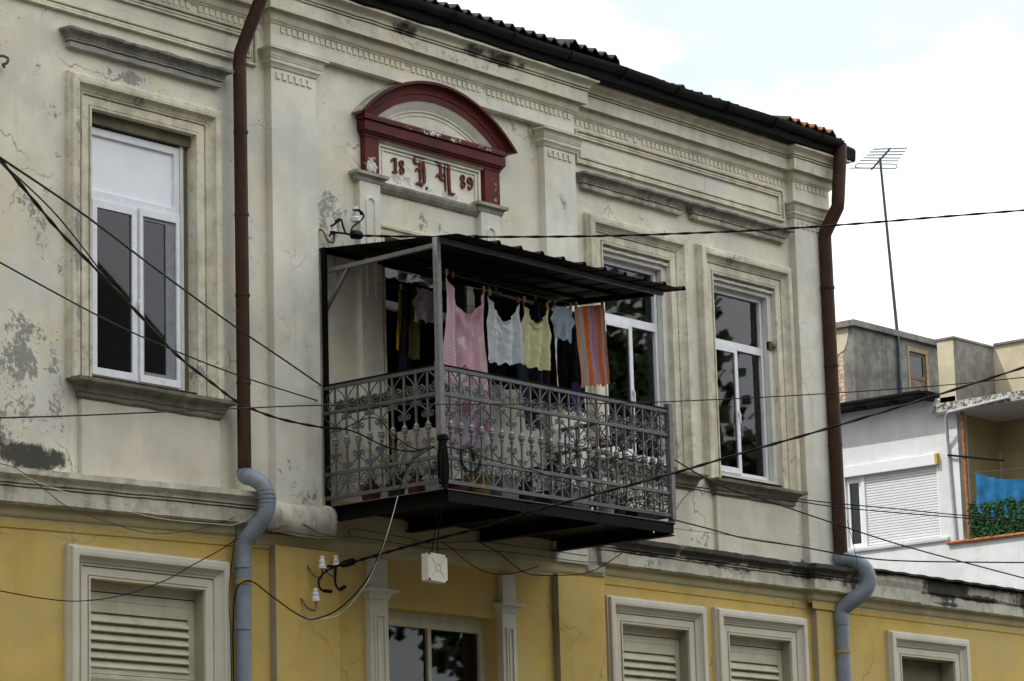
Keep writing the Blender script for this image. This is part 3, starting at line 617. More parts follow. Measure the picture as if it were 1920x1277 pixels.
# --- ground floor: pilasters, shuttered windows, doorway
for x0, x1, zt in ((18.50, 19.27, 5.13), (22.26, 22.95, 5.185), (26.50, 27.10, 5.17)):
    p = MB().box(x0, x1, -.07, 0.001, 0, zt).build('lower_pilaster', 'yellow', house)
    MB().box(x0-.006, x0, -.071, 0, 0, zt).build('grey_side', 'greystrip', p)
def shutters(key, transom):
    x0, x1, z0, z1 = LOW[key]
    w = bpy.data.objects.new('shuttered_window', None); COL.objects.link(w); w.parent = house; WL[w.name] = Vector(((x0+x1)/2, 0, z0)); w.location = WL[w.name]-WL[house.name]
    MB().surround(x0, x1, z0, z1, [(o*.955, d) for o, d in SUR], jit=.0015).build('surround', 'lowtrim', w)
    MB().box(x0, x1, .10, .20, z1-.075, z1-.001).build('head_board', 'shutter', w)
    [MB().box(a, a+.0035, .0, .42, z0, z1-.001).build('reveal', 'greystrip', w) for a in (x1-.004, x0+.0005)]
    zt = z1-.085; zb = 3.0 if not transom else 3.97
    yf = .10
    f = frame(x0+.005, x1-.005, zb, zt, yf, yf+.05, 0, [(x0+.055, x1-.075, zb+.05, zt-.06)]).build('shutter', 'shutter', w, bevel=.003)
    hl = zt-.16-zb-.05; n = int(round(hl/.0765)); pt = hl/n; m_ = MB()
    m_.box(x0+.056, x1-.076, yf+.004, yf+.03, zt-.155, zt-.055)
    for i in range(n):
        zc = zt-.160-pt*(i+.5)
        m_.add([(x0+.056, yf-.016, zc-.034), (x1-.076, yf-.016, zc-.034), (x1-.076, yf+.034, zc+.040), (x0+.056, yf+.034, zc+.040), (x0+.056, yf-.010, zc-.042), (x1-.076, yf-.010, zc-.042), (x1-.076, yf+.044, zc+.034), (x0+.056, yf+.044, zc+.034)],
               [(0, 1, 2, 3), (7, 6, 5, 4), (1, 0, 4, 5), (2, 1, 5, 6), (3, 2, 6, 7), (0, 3, 7, 4)])
    m_.build('louvre', 'shutter', w)
    MB().box(x0+.01, x1-.01, yf+.06, yf+.075, z0, zt).build('backing', 'dark', w)
    if transom:
        MB().run(x0, x1, [(0, 3.885), (.02, 3.89), (.035, 3.93), (.035, 3.955), (0, 3.965)], yf, False, False, jit=.001).build('transom', 'shutter', w)
        xm = (x0+x1)/2-.03
        frame(x0+.005, x1-.005, 2.75, 3.88, yf, yf+.05, 0, [(x0+.06, xm-.03, 2.8, 3.80), (xm+.03, x1-.10, 2.8, 3.80)]).build('lower_frame', 'shutter', w, bevel=.003)
shutters('L', True); shutters('M', False); shutters('R', False)
d = bpy.data.objects.new('front_door', None); COL.objects.link(d); d.parent = house; WL[d.name] = Vector((20.6, 0, .9)); d.location = WL[d.name]-WL[house.name]
x0, x1, z0, z1 = LDOOR
yd = .15
frame(x0, x1, 3.45, z1-.001, yd, yd+.08, 0, [(x0+.06, x0+.725, 4.07, z1-.13), (x0+.77, x1-.07, 4.07, z1-.13), (x0+.06, x1-.06, 3.5, 3.92)]).build('transom_frame', 'shutter', d, bevel=.004)
MB().run(x0, x1, [(0, 3.94), (.03, 3.945), (.03, 3.985), (.015, 4.0), (.015, 4.02), (0, 4.03)], yd, False, False, jit=.001).build('transom', 'shutter', d)
glaze('pane', x0+.06, x0+.725, 4.07, z1-.13, yd+.03, d); glaze('pane', x0+.77, x1-.07, 4.07, z1-.13, yd+.03, d)
curtain(x0-.1, x1+.5, 4.0, z1-.06, yd+.13, d, 'curtainpale', .02, 30)
frame(x0, x1, .9, 3.449, yd, yd+.06, 0, [(x0+.15, x0+.55, 1.2, 3.2), (x0+.75, x1-.15, 1.2, 3.2)]).build('door_leaf', 'shutter', d, bevel=.004)
LCAP = [(0, 4.765), (.012, 4.77)] + cove(.012, 4.77, .065, 4.825) + [(.070, 4.828), (.072, 4.85), (0, 4.862)]
for xa, xb in ((19.67, 19.90), (21.445, 21.64)):
    p = MB().box(xa, xb, -.062, 0, 0, 4.77).box(xa+.025, xb+.01, -.055, 0, 4.86, 5.12).build('door_pilaster', 'lowtrim', d)
    MB().run(xa, xb, LCAP, -.062, jit=.001, yback=.0).build('capital', 'lowtrim', p)
    q = MB(); q.box(xa+.045, xa+.06, -.075, -.062, 2.5, 4.62).box(xb-.06, xb-.045, -.075, -.062, 2.5, 4.62).box(xa+.045, xb-.045, -.075, -.062, 4.62, 4.635).box(xa+.085, xb-.085, -.07, -.062, 2.5, 4.58)
    q.build('sunk_panel', 'lowtrim', p)

# --- balcony doorway with the red arched pediment
d = bpy.data.objects.new('balcony_door', None); COL.objects.link(d); d.parent = house; WL[d.name] = Vector((20.7, 0, 5.5)); d.location = WL[d.name]-WL[house.name]
x0, x1, z0, z1 = DOOR
MB().surround(x0, x1, z0, z1, [(0, -.1), (0, .02), (.03, .025), (.035, .012), (.07, .012), (.075, .03), (.10, .03), (.10, 0)], jit=.002).build('surround', 'trim', d)
frame(x0, x1, z0, z1-.002, .16, .22, 0, [(x0+.06, x1-.06, z0+.05, 7.45), (x0+.06, x1-.06, 7.52, z1-.07)]).build('frame', 'oldwood', d)
glaze('pane', x0+.06, x1-.06, 7.52, z1-.07, .19, d)
lf = MB(); lf.wall(.0, .62, 0, 1.9, [(.08, .54, .75, 1.8)], 0, .04)
lf.v = [(x0+.06+.06-.9*v[1]*0+v[1], .22+v[0], z0+.05+v[2]) for v in lf.v]; lf.build('door_leaf', 'oldwood', d)
for xa, xb, e in ((19.64, 19.91, 0), (21.30, 21.57, 0)):
    p = MB().box(xa, xb, -.06, 0, 5.5, 8.50).build('door_pilaster', 'pil', d)
    q = MB(); cx = (xa+xb)/2; r = .055
    path = [(cx-r, -.06, 7.45), (cx-r, -.06, 8.30)] + arcpts((cx, 8.30), r, pi, 0, 8, lambda a, b: (a, -.06, b)) + [(cx+r, -.06, 7.45)]
    q.tube(path, .014, 6); q.build('arched_groove', 'pil', p)
    MB().run(xa-.03, xb+.03, [(0, 8.49), (.008, 8.50), (.012, 8.512)] + cove(.012, 8.512, .045, 8.545) + [(.048, 8.547), (.050, 8.575), (0, 8.588)], -.06, jit=.002, yback=.0).build('capital', 'extrados', p)
pd = bpy.data.objects.new('pediment', None); COL.objects.link(pd); pd.parent = house; WL[pd.name] = Vector((20.69, 0, 8.5)); pd.location = WL[pd.name]-WL[house.name]
CX, CZ, ZB = 20.684, 8.083, 9.118
def archsweep(prof, n=56, x_=CX):
    m_ = MB(); k = len(prof); vs = []
    for i in range(n+1):
        for r, dd in prof:
            a0 = math.asin((ZB-CZ)/r); a = pi-a0-(pi-2*a0)*i/n
            q = noise.noise_vector(Vector((r*7, i*.35, dd*9)))*.0025
            vs.append((x_+r*cos(a)+q.x, -dd+q.y, CZ+r*sin(a)+q.z))
    m_.add(vs, [(i*k+j, i*k+j+1, (i+1)*k+j+1, (i+1)*k+j) for i in range(n) for j in range(k-1)])
    m_.add([vs[j] for j in range(k)], [tuple(range(k-1, -1, -1))]).add([vs[n*k+j] for j in range(k)], [tuple(range(k))])
    return m_
archsweep([(1.318, .0), (1.318, .082), (1.378, .084), (1.381, .092), (1.392, .094), (1.395, .086), (1.402, .086)] + [(1.402+.062*sin(t*pi/10), .086+.052*(1-cos(t*pi/10))) for t in range(1, 6)] + [(1.468, .150), (1.492, .151), (1.493, .13)]).build('red_arch', 'red', pd, auto=35)
archsweep([(1.4935, .0), (1.4935, .135), (1.480, .12), (1.40, .0)]).build('cement_cap', 'extrados', pd)
archsweep([(1.19, .0), (1.19, .018), (1.215, .020), (1.225, .030), (1.24, .032), (1.317, .075), (1.317, 0)]).build('inner_moulding', 'datewall', pd)
m_ = MB(); n = 40; r = 1.30; a0 = math.asin((ZB-CZ)/r)
m_.add([(CX+r*cos(pi-a0-(pi-2*a0)*i/n), -.012, CZ+r*sin(pi-a0-(pi-2*a0)*i/n)) for i in range(n+1)], [tuple(range(n+1))]); m_.build('tympanum', 'datewall', pd)
MB().run(19.72, 21.59, [(0, 8.915), (.006, 8.915), (.008, 8.935), (.020, 8.945), (.030, 8.965), (.040, 8.968), (.040, 9.048), (.030, 9.052), (.030, 9.062), (.052, 9.068), (.052, 9.095), (.040, 9.118), (-.06, 9.121)], -.06, jit=.003, seg=.05, freq=12, yback=.0).build('red_band', 'red', pd)
m_ = MB(); m_.run(19.905, 21.368, [(0, 8.895), (.03, 8.90), (.06, 8.915), (.06, 8.917), (0, 8.919)], 0, False, False, jit=.002); m_.build('band_soffit', 'datewall', pd)
for xa, xb in ((19.72, 19.904), (21.37, 21.587)):
    MB().box(xa, xb, -.06, 0, 8.575, 8.93).build('red_pilaster', 'red', pd, bevel=.004)
m_ = MB(); m_.box(19.905, 21.369, -.012, 0, 8.52, 8.90)
for xa, xb, za, zb in ((19.935, 21.34, 8.872, 8.895), (19.935, 19.955, 8.54, 8.872), (21.315, 21.34, 8.54, 8.872), (19.985, 21.285, 8.84, 8.855), (19.985, 20.0, 8.54, 8.84), (21.268, 21.285, 8.54, 8.84)):
    m_.box(xa, xb, -.032 if xa < 19.96 or xb > 21.3 else -.024, -.012, za, zb)
m_.build('date_panel', 'datewall', pd, bevel=.003)
MB().run(19.93, 21.345, [(0, 8.45), (.02, 8.452), (.045, 8.48), (.062, 8.512), (.066, 8.53), (.012, 8.545)], 0, False, False, jit=.004, seg=.05).build('panel_ledge', 'extrados', pd)
def lt(pts): return [(at(725+u/10.971, 280+v/10.971, -.026).x, at(725+u/10.971, 280+v/10.971, -.026).z) for u, v in pts]
def ell(cu, cv, ru, rv, a0=0, a1=2*pi, n=18): return [(cu+ru*cos(a0+(a1-a0)*i/n), cv+rv*sin(a0+(a1-a0)*i/n)) for i in range(n+1)]
S = .000682
LETTERS = [
 [([(112, 245), (122, 215), (145, 190), (170, 186), (205, 192)], 24), ([(188, 190), (190, 300), (188, 458)], 44), ([(130, 468), (180, 462), (228, 474)], 24)],
 [(ell(313, 292, 36, 52), 24), (ell(323, 438, 36, 58), 24)],
 [([(668, 285), (630, 298), (590, 270), (570, 215), (580, 160), (610, 140), (670, 160), (740, 176), (815, 182)], [22, 28, 36, 40, 40, 44, 46, 44, 20]), ([(698, 265), (698, 420), (703, 590), (700, 660)], [36, 46, 42, 8]), ([(768, 245), (772, 400), (785, 560), (785, 670), (745, 728)], [20, 46, 46, 44, 14]), ([(612, 715), (650, 690), (690, 695), (748, 745)], [10, 34, 40, 34]), ([(600, 440), (630, 405), (690, 385)], [8, 34, 36])],
 [([(1012, 245), (1050, 290), (1100, 315), (1122, 360), (1118, 470), (1125, 590), (1140, 630)], [14, 34, 44, 44, 40, 60, 30]), ([(1022, 560), (1060, 525), (1110, 530), (1150, 500)], [8, 36, 44, 14]), ([(1196, 290), (1203, 500), (1222, 855)], 14), ([(1150, 520), (1206, 512)], 14), ([(1140, 632), (1208, 634)], 16), ([(1268, 305), (1278, 450), (1290, 700), (1300, 860), (1330, 905)], [44, 46, 46, 42, 30]), ([(1280, 905), (1330, 905), (1360, 925), (1395, 915), (1400, 945)], [14, 28, 30, 30, 10])],
 [(ell(1570, 588, 34, 52), 24), (ell(1580, 728, 34, 62), 24)],
 [(ell(1712, 640, 34, 58), 26), ([(1735, 590), (1768, 650), (1768, 730), (1750, 790), (1722, 820), (1698, 800), (1688, 755)], [20, 28, 30, 28, 28, 24, 20])],
 [(ell(838, 795, 10, 12, n=8), 16)]]
for name, strokes in zip(('numeral_one', 'numeral_eight', 'initial_letter', 'initial_letter', 'numeral_eight', 'numeral_nine', 'full_stop'), LETTERS):
    m_ = MB()
    for i, (pts, wd) in enumerate(strokes):
        m_.ribbon(lt(pts), [x*S for x in wd] if isinstance(wd, list) else wd*S, -.028-.0006*i, -.011)
    m_.build(name, 'redletter' if name != 'full_stop' else 'dark', pd)

# --- roof: eave board, gutter, tiles
r_ = bpy.data.objects.new('roof', None); COL.objects.link(r_); r_.parent = house; WL[r_.name] = Vector((20.7, 0, 10.06)); r_.location = WL[r_.name]-WL[house.name]
MB().run(XL, 27.34, [(0, 10.040), (.27, 10.035), (.29, 10.05), (.30, 10.16), (.28, 10.19), (0, 10.20)], 0, False, False, jit=.012, seg=.15, freq=3).build('eave_board', 'black', r_)
g = MB(); pts = []
for i in range(9):
    a = pi+pi*i/8; pts.append((-.31+.075*cos(a), 10.20+.075*sin(a)))
for i in range(8, -1, -1):
    a = pi+pi*i/8; pts.append((-.31+.070*cos(a), 10.20+.070*sin(a)))
n = 110; vs = []
for i in range(n+1):
    x = XL+(27.0-XL)*i/n
    sag = .024*noise.noise(Vector((x*.8, 0, 3)))+.006*noise.noise(Vector((x*4, 2, 3)))
    for y, z in pts: vs.append((x, y, z+sag))
k = len(pts)
g.add(vs, [(i*k+j, (i+1)*k+j, (i+1)*k+(j+1) % k, i*k+(j+1) % k) for i in range(n) for j in range(k)]).add([vs[j] for j in range(k)], [tuple(range(k))]).add([vs[n*k+j] for j in range(k)], [tuple(range(k-1, -1, -1))])
for x in [13+.85*i for i in range(17)]: g.tube([(x, -.31+.083*cos(pi+pi*j/8), 10.20+.083*sin(pi+pi*j/8)) for j in range(9)], .010, 6)
g.build('gutter', 'gutter', r_, auto=40)
PT = .157
def tiles(x0, x1, y0, y1, z0, slope, rows, jump=lambda i, r: 0):
    m_ = MB(); nx = int(round((x1-x0)/PT)); per = 8; vs = []; cols = nx*per+1
    for r in range(rows):
        for e in (0, 1):
            yy = y0+(y1-y0)*(r+e*1.06)/rows
            for c in range(cols):
                x = x0+c*PT/per; ph = (c % per)/per*2*pi; i = c//per
                w_ = .034*max(-.25, cos(ph-pi)) 
                lift = .022*(1-e)+jump(i, r)+.012*noise.noise(Vector((x*.8, 2.2, r)))+(.016 if (i*7+r*3) % 11 == 0 else 0)-(.010 if (i*5) % 13 == 0 else 0)
                vs.append((x, yy, z0+(yy-y0)*slope+w_+lift+.004*noise.noise(Vector((i*1.7, r*2.1, 0)))))
    fs = []
    for q in range(rows*2-1):
        for c in range(cols-1): fs.append((q*cols+c, q*cols+c+1, (q+1)*cols+c+1, (q+1)*cols+c))
    m_.add(vs, fs); b = len(m_.v)
    m_.add([(v[0], v[1]+.006, v[2]-.016) for v in vs[:cols]] + vs[:cols], [(c, c+1, cols+c+1, cols+c) for c in range(cols-1)])
    return m_
tiles(12.0, 27.05, -.345, 4.4, 10.235, .30, 14, lambda i, r: (.035 if 66 <= i <= 70 and r == 0 else 0)-(.062 if i > 70 and not 89 <= i <= 94 else 0)).build('roof_tiles', 'tile', r_)
MB().add([(XL, -.20, 10.17), (27.3, -.20, 10.17), (27.3, 4.4, 11.55), (XL, 4.4, 11.55), (27.3, 9.3, 10.17), (XL, 9.3, 10.17)], [(0, 1, 2, 3), (3, 2, 4, 5), (0, 5, 4, 1)]).build('roof_deck', 'opproof', r_)

# --- drainpipes
def drainpipe(name, segs, label):
    t = thing(name, segs[0][1][-1], label, 'drainpipe', None)
    for nm, pts, r, mat, sm in segs:
        o = MB(); o.tube(pts, r, 14); o.build(nm, mat, t, auto=50)
    return t
def collar(t, p, r, h=.03, mat='pipebrown', nm='joint_ring'): MB().lathe(p, [(r*.9, -h), (r*1.09, -h), (r*1.09, h), (r*.9, h)], 14).build(nm, mat, t, auto=50)
t = drainpipe('drainpipe', [('brown_pipe', [(18.19, -.31, 10.16), (18.19, -.31, 9.86), (18.175, -.29, 9.78), (18.085, -.135, 9.33), (18.08, -.125, 9.24), (18.085, -.125, 5.70)], .058, 'pipebrown', 0),
    ('grey_elbow', spline([(18.085, -.125, 5.72), (18.09, -.135, 5.665), (18.105, -.21, 5.635), (18.14, -.29, 5.56), (18.155, -.315, 5.44), (18.14, -.30, 5.33), (18.11, -.22, 5.22), (18.08, -.125, 5.12), (18.075, -.105, 5.03), (18.075, -.105, 4.95)], 6), .070, 'pipegrey', 0),
    ('grey_pipe', [(18.075, -.105, 5.06), (18.06, -.105, 0)], .066, 'pipegrey', 0)], 'left brown drainpipe with fat grey plastic elbow beside the white-boarded window')
for z in (8.62, 7.9, 7.2, 6.45, 9.22): collar(t, (18.085, -.125, z), .058, .012)
collar(t, (18.072, -.105, 4.78), .066, .02, 'rustclip', 'clip'); collar(t, (18.07, -.105, 4.93), .066, .035, 'pipegrey'); collar(t, (18.066, -.105, 4.42), .066, .035, 'pipegrey')
m_ = MB()
for i in range(9): 
    q = i/8; MB().lathe((18.135+.018*sin(q*3), -.265-.05*sin(q*3), 5.60-.28*q), [(.069, -.006), (.0765, -.004), (.0765, .004), (.069, .006)], 14).build('elbow_rib', 'pipegrey', t, auto=50)
t = drainpipe('drainpipe', [('brown_pipe', [(27.02, -.31, 10.17), (27.01, -.31, 10.05), (26.925, -.31, 9.52), (26.92, -.305, 9.46), (26.905, -.14, 9.20), (26.905, -.13, 9.12), (26.885, -.15, 5.72)], .072, 'pipebrown', 0),
    ('grey_elbow', spline([(26.885, -.15, 5.74), (26.89, -.155, 5.68), (26.915, -.25, 5.67), (26.985, -.35, 5.60), (27.02, -.385, 5.47), (26.99, -.355, 5.35), (26.92, -.25, 5.25), (26.875, -.13, 5.16), (26.87, -.12, 5.07), (26.87, -.12, 5.0)], 6), .084, 'pipegrey', 0),
    ('grey_pipe', [(26.87, -.12, 5.1), (26.86, -.12, 0)], .078, 'pipegrey', 0)], 'right brown drainpipe with grey elbow at the house corner below the eave')
for z in (8.6, 7.75, 6.9): collar(t, (26.898, -.138, z), .072, .014)
collar(t, (26.868, -.12, 4.72), .078, .014, 'rustclip', 'clip')

# ================================================================== THE BALCONY
BX0, BX1, BY, ZF, ZR = 19.155, 22.34, -1.36, 5.512, 5.584
bal = thing('balcony', (20.75, -.68, 5.39), 'wrought iron balcony with scrolled grey railing and black corrugated canopy on steel beams', 'balcony')
MB().box(BX0-.03, BX1-.04, BY-.06, 0, 5.497, 5.510).build('floor_slab', 'black', bal)
MB().box(BX0-.032, BX1-.038, BY-.064, BY-.060, 5.505, 5.512).box(BX0-.034, BX0-.030, BY-.06, 0, 5.505, 5.512).build('slab_lip', 'ironlight', bal)
for i, x in enumerate((19.19, 20.215, 21.19, 22.245)):
    b = MB(); w = .045
    ye = BY-.055 if i else BY-.03
    b.box(x-w, x+w, ye, .1, 5.388, 5.400).box(x-w, x+w, ye, .1, 5.486, 5.4965)
    if i == 3:
        k = len(b.v); b2 = MB().wall(ye, .1, 5.400, 5.486, [(-1.345, -1.325, 5.435, 5.458), (-1.225, -1.205, 5.435, 5.458)], x-.004, x+.004)
        b.add([(v[1], v[0], v[2]) for v in b2.v], [f[::-1] for f in b2.f])
    else: b.box(x-.004, x+.004, ye, .1, 5.400, 5.486)
    b.build('floor_beam', 'black', bal)
b = MB().box(BX0+.02, BX1-.06, BY-.055, BY-.045, 5.41, 5.4965); b.build('edge_plate', 'black', bal)
# posts and rails
def post(x, y, z0, z1, w, nm='post'): return MB().box(x-w/2, x+w/2, y-w/2, y+w/2, z0, z1).build(nm, 'ironbar', bal, bevel=.004)
post(BX0+.005, BY, 5.53, 6.60, .058, 'corner_post'); post(BX1, BY, 5.53, 6.62, .058, 'corner_post')
post(BX0+.012, BY+.004, 6.601, 7.665, .052, 'canopy_post')
MB().box(BX0-.005, BX0+.03, -.075, -.035, 5.5, 7.80).build('wall_post', 'black', bal); MB().box(BX1-.02, BX1+.02, -.05, -.01, 5.5, 6.60).build('wall_post', 'ironbar', bal)
for z, h in ((6.545, .034), (6.326, .032), (5.790, .032), (ZR, .034)):
    MB().box(BX0+.034, BX1-.03, BY-.014, BY+.014, z-h/2, z+h/2).build('front_rail', 'ironlight', bal, bevel=.003)
    MB().box(BX0-.012, BX0+.014, BY+.03, -.035, z-h/2, z+h/2).build('side_rail', 'ironlight', bal, bevel=.003)
    MB().box(BX1-.013, BX1+.013, BY+.03, -.01, z-h/2, z+h/2).build('side_rail', 'ironlight', bal, bevel=.003)
MB().box(BX0+.03, BX1-.03, BY-.02, BY+.02, 6.566, 6.574).box(BX0-.02, BX0+.02, BY+.03, -.035, 6.566, 6.574).build('hand_rail', 'black', bal)
def mir(pts, k): return [(k*x, y, z) for x, y, z in pts]
def spiral(cx, cz, r0, r1, a0, turns, n=22): return [(cx+(r0+(r1-r0)*i/n)*cos(a0+turns*2*pi*i/n), 0, cz+(r0+(r1-r0)*i/n)*sin(a0+turns*2*pi*i/n)) for i in range(n+1)]
def baluster(odd):
    b = MB().box(-.0075, .0075, -.0075, .0075, 0, .962).build('baluster', 'ironlight', bal, loc=WL[bal.name])
    L = WL[bal.name]
    def sub(mb, nm, mat): mb.v = [(v[0]+L.x, v[1]+L.y, v[2]+L.z) for v in mb.v]; WL[b.name] = L; return mb.build(nm, mat, b, loc=L, auto=45)
    b.data.clear_geometry(); q = MB().box(-.0075, .0075, -.0075, .0075, 0, .962); b.data.from_pydata([Vector(v) for v in q.v], [], q.f)
    kn = MB().lathe((0, 0, .472), [(.010, -.062), (.015, -.056), (.021, -.044), (.013, -.034), (.018, -.026), (.030, -.006), (.031, .004), (.022, .014), (.028, .022), (.019, .034), (.010, .052)], 10)
    sub(kn, 'knob', 'ironknob')
    R = .0062; sc = MB(); spine = []
    def curl(pts, at_end=False):
        k = len(sc.v); sc.tube(pts, R, 5); q = len(sc.v)-5 if at_end else k
        z = pts[-1 if at_end else 0][2]; sc.v.append((0, 0, z)); spine.append((z, len(sc.v)-1)); sc.f.append((q, q+1, len(sc.v)-1))
    for k in (1, -1):
        if odd:
            curl(mir(spline([(.008, 0, .958), (.045, 0, .925), (.088, 0, .885), (.114, 0, .838), (.124, 0, .79), (.118, 0, .755)], 4), k))
            curl(mir([(.010, 0, .752), (.04, 0, .742)] + spiral(.066, .798, .052, .010, -pi*.55, 1.75), k))
            curl(mir(spline([(.008, 0, .008), (.045, 0, .05), (.092, 0, .095), (.116, 0, .14), (.124, 0, .19)], 4), k))
            curl(mir([(.010, 0, .196), (.04, 0, .204)] + spiral(.066, .148, .050, .010, pi*.55, -1.7), k))
            curl(mir(spline([(.122, 0, .732), (.112, 0, .69), (.07, 0, .66), (.028, 0, .63), (.010, 0, .60)], 4), k), True)
            curl(mir(spiral(.042, .588, .030, .008, pi*.85, 1.5), k))
            curl(mir(spline([(.122, 0, .214), (.112, 0, .26), (.06, 0, .285), (.022, 0, .31), (.010, 0, .34)], 4), k), True)
            curl(mir(spiral(.042, .352, .030, .008, -pi*.85, -1.5), k))
        else:
            curl(mir([(.006, 0, .724)] + spiral(.036, .688, .026, .007, pi*.8, 1.5), k))
            curl(mir([(.006, 0, .222)] + spiral(.036, .262, .026, .007, -pi*.8, -1.5), k))
    for z in ((.612, .815, .33, .13) if odd else (.70, .80, .245, .14)): 
        k = len(sc.v); sc.box(-.013, .013, -.011, .011, z-.008, z+.008); sc.v.append((0, 0, z)); spine.append((z, len(sc.v)-1)); sc.f.append((k, k+1, len(sc.v)-1))
    spine.sort()
    for (z0, i0), (z1, i1) in zip(spine[:-1], spine[1:]): sc.v.append((.002, 0, (z0+z1)/2)); sc.f.append((i0, i1, len(sc.v)-1))
    sub(sc, 'scroll', 'ironlight')
    return b
protos = {True: baluster(True), False: baluster(False)}; first = {True: True, False: True}
L0 = WL[bal.name]
def place(x, y, k, rz):
    odd = bool(k % 2); loc = Vector((x, y, ZR))-L0
    if first[odd]: first[odd] = False; o = protos[odd]; o.location = loc; o.rotation_euler = (0, 0, rz)
    else: dup(protos[odd], loc, bal, rz)
for k in range(1, 24): place(BX0+(BX1-BX0)*k/24, BY, k, 0)
for k in range(1, 10): place(BX0, BY+(-.035-BY)*k/10, k, pi/2)
for k in range(1, 10): place(BX1, BY+(-.01-BY)*k/10, k, pi/2)
# canopy
c = bpy.data.objects.new('canopy', None); COL.objects.link(c); c.parent = bal; WL[c.name] = Vector((20.75, -.8, 7.7)); c.location = WL[c.name]-L0
X0, X1 = 19.158, 22.375
prof = []; n = 11; s_ = (X1-X0)/n
for i in range(n):
    x = X0+i*s_; prof += [(x, 0), (x+s_-.075, 0), (x+s_-.055, .027), (x+s_-.030, .029), (x+s_-.012, 0)]
prof.append((X1, .0)); k = len(prof); vs = []
def zc(y): return 7.800+.090*y
rows = [0.0, -.4, -.8, -1.2, -1.6]
for y in rows: vs += [(x, y, zc(y)+z+.006*noise.noise(Vector((x*1.3, y*2, 0)))) for x, z in prof]
for y in rows: vs += [(x, y, zc(y)+z-.004+.006*noise.noise(Vector((x*1.3, y*2, 0)))) for x, z in prof]
o = k*len(rows); fs = []
for r in range(len(rows)-1):
    for j in range(k-1): fs += [(r*k+j, (r+1)*k+j, (r+1)*k+j+1, r*k+j+1), (o+r*k+j, o+r*k+j+1, o+(r+1)*k+j+1, o+(r+1)*k+j)]
e = (len(rows)-1)*k
for j in range(k-1): fs += [(j, j+1, o+j+1, o+j), (e+j, o+e+j, o+e+j+1, e+j+1)]
for r in range(len(rows)-1): fs += [(r*k, o+r*k, o+(r+1)*k, (r+1)*k), (r*k+k-1, (r+1)*k+k-1, o+(r+1)*k+k-1, o+r*k+k-1)]
MB().add(vs, fs).build('roof_sheet', 'sheet', c)
MB().box(X0+.02, X1-.06, BY-.02, BY+.022, 7.630, 7.668).build('front_beam', 'ironbar', c, bevel=.003)
MB().bar((BX0+.02, BY+.03, 7.602), (BX0+.06, -.03, 7.600), .036, .036).build('side_beam', 'ironbar', c)
MB().bar((BX0+.02, -.04, 7.775), (X1-.06, -.04, 7.775), .04, .03).build('wall_beam', 'black', c)
MB().bar((BX0+.055, -.30, 7.585), (BX0+.07, -.01, 7.25), .028, .028).build('brace', 'ironbar', c)
MB().bar((X1-.16, BY+.03, 7.64), (X1-.13, -.01, 7.735), .036, .05).build('side_beam', 'black', c)
for y in (-.45, -.9): MB().bar((X0+.04, y, zc(y)-.02), (X1-.1, y, zc(y)-.02), .03, .03).build('purlin', 'black', c)

# ================================================================== WASHING
def cloth(name, tl, tr, bl, br, y, mat, label, cat, sag=0.0, group=None, folds=3, amp=.03, nu=56, nv=48, ragged=.012, sleeve=0.0, vee=1.5, yb=None, yoke=0.0):
    A, B, C_, D_ = at(*tl, y), at(*tr, y), at(*bl, y), at(*br, y)
    m_ = MB(); ph = random.uniform(0, 6); vs = []
    for j in range(nv+1):
        v = j/nv
        for i in range(nu+1):
            u = i/nu
            top = A.lerp(B, u); bot = C_.lerp(D_, u)
            t = abs(2*u-1); sg = sag*(1-t**vee)
            p = top.lerp(bot, v); p.z -= sg*(1-v)**1.3
            p.z += ragged*noise.noise(Vector((u*9, ph, 2)))*v*2.5
            if sleeve: p.x += sleeve*(1 if u > .5 else -1)*(t**6)*max(0, 1-abs(v-.42)*5)
            dr = noise.noise(Vector((u*3, v*2.2, ph)))
            yy = y+amp*(.25+.9*v)*sin(2*pi*folds*(u+.10*v*dr)+ph)+amp*.8*dr+.6*amp*noise.noise(Vector((u*9+v*2, v*3, ph+4)))
            if sag:
                yy += .011*(1-t**2)*math.exp(-v*3.2)*sin(v*26*(1+.5*t*t)+6*dr)
                yy += .016*sin(v*5+(1-t)*19+dr*4)*t*math.exp(-v*2.0)+.022*sin(u*13+v*3+ph)*v
            yy += .006*noise.noise(Vector((u*22, v*15, ph+9)))
            vs.append((p.x, yy, p.z))
    m_.add(vs, [(j*(nu+1)+i, j*(nu+1)+i+1, (j+1)*(nu+1)+i+1, (j+1)*(nu+1)+i) for j in range(nv) for i in range(nu)])
    m_.uv = {j*(nu+1)+i: (i/nu, j/nv) for j in range(nv+1) for i in range(nu+1)}
    c_ = (A+B)/2
    return tag(m_.build(name, mat, loc=c_, smooth=True), label, cat, group)
G = 'washing hung on the balcony lines'
yl = -1.20
cloth('bed_sheet', (837, 514), (909, 547), (826, 855), (926, 838), yl, 'c_pink', 'pink printed sheet with white cloud shapes, leftmost on the front washing line', 'bed sheet', .27, G, 3, .04, 64, 64, vee=1.7)
cloth('shirt', (916, 552), (974, 569), (916, 677), (976, 684), yl, 'c_blue', 'pale grey blue shirt sagging between two pegs beside the pink sheet', 'shirt', .20, G, 2.5, .022, sleeve=.02)
cloth('shirt', (982, 567), (1029, 576), (976, 681), (1026, 697), yl, 'c_yellow', 'pale yellow shirt hanging in a deep curve between blue garments', 'shirt', .165, G, 2.5, .022, sleeve=.03)
cloth('vest', (1037, 573), (1074, 577), (1041, 633), (1073, 640), yl, 'c_sky', 'small sky blue vest left of the striped towel', 'vest', .0, G, 2, .015, sleeve=.05)
cloth('towel', (1077, 576), (1131, 571), (1094, 726), (1141, 721), yl, 'c_towel', 'orange, grey and pink striped towel, rightmost on the washing line', 'towel', .0, G, 1.5, .018)
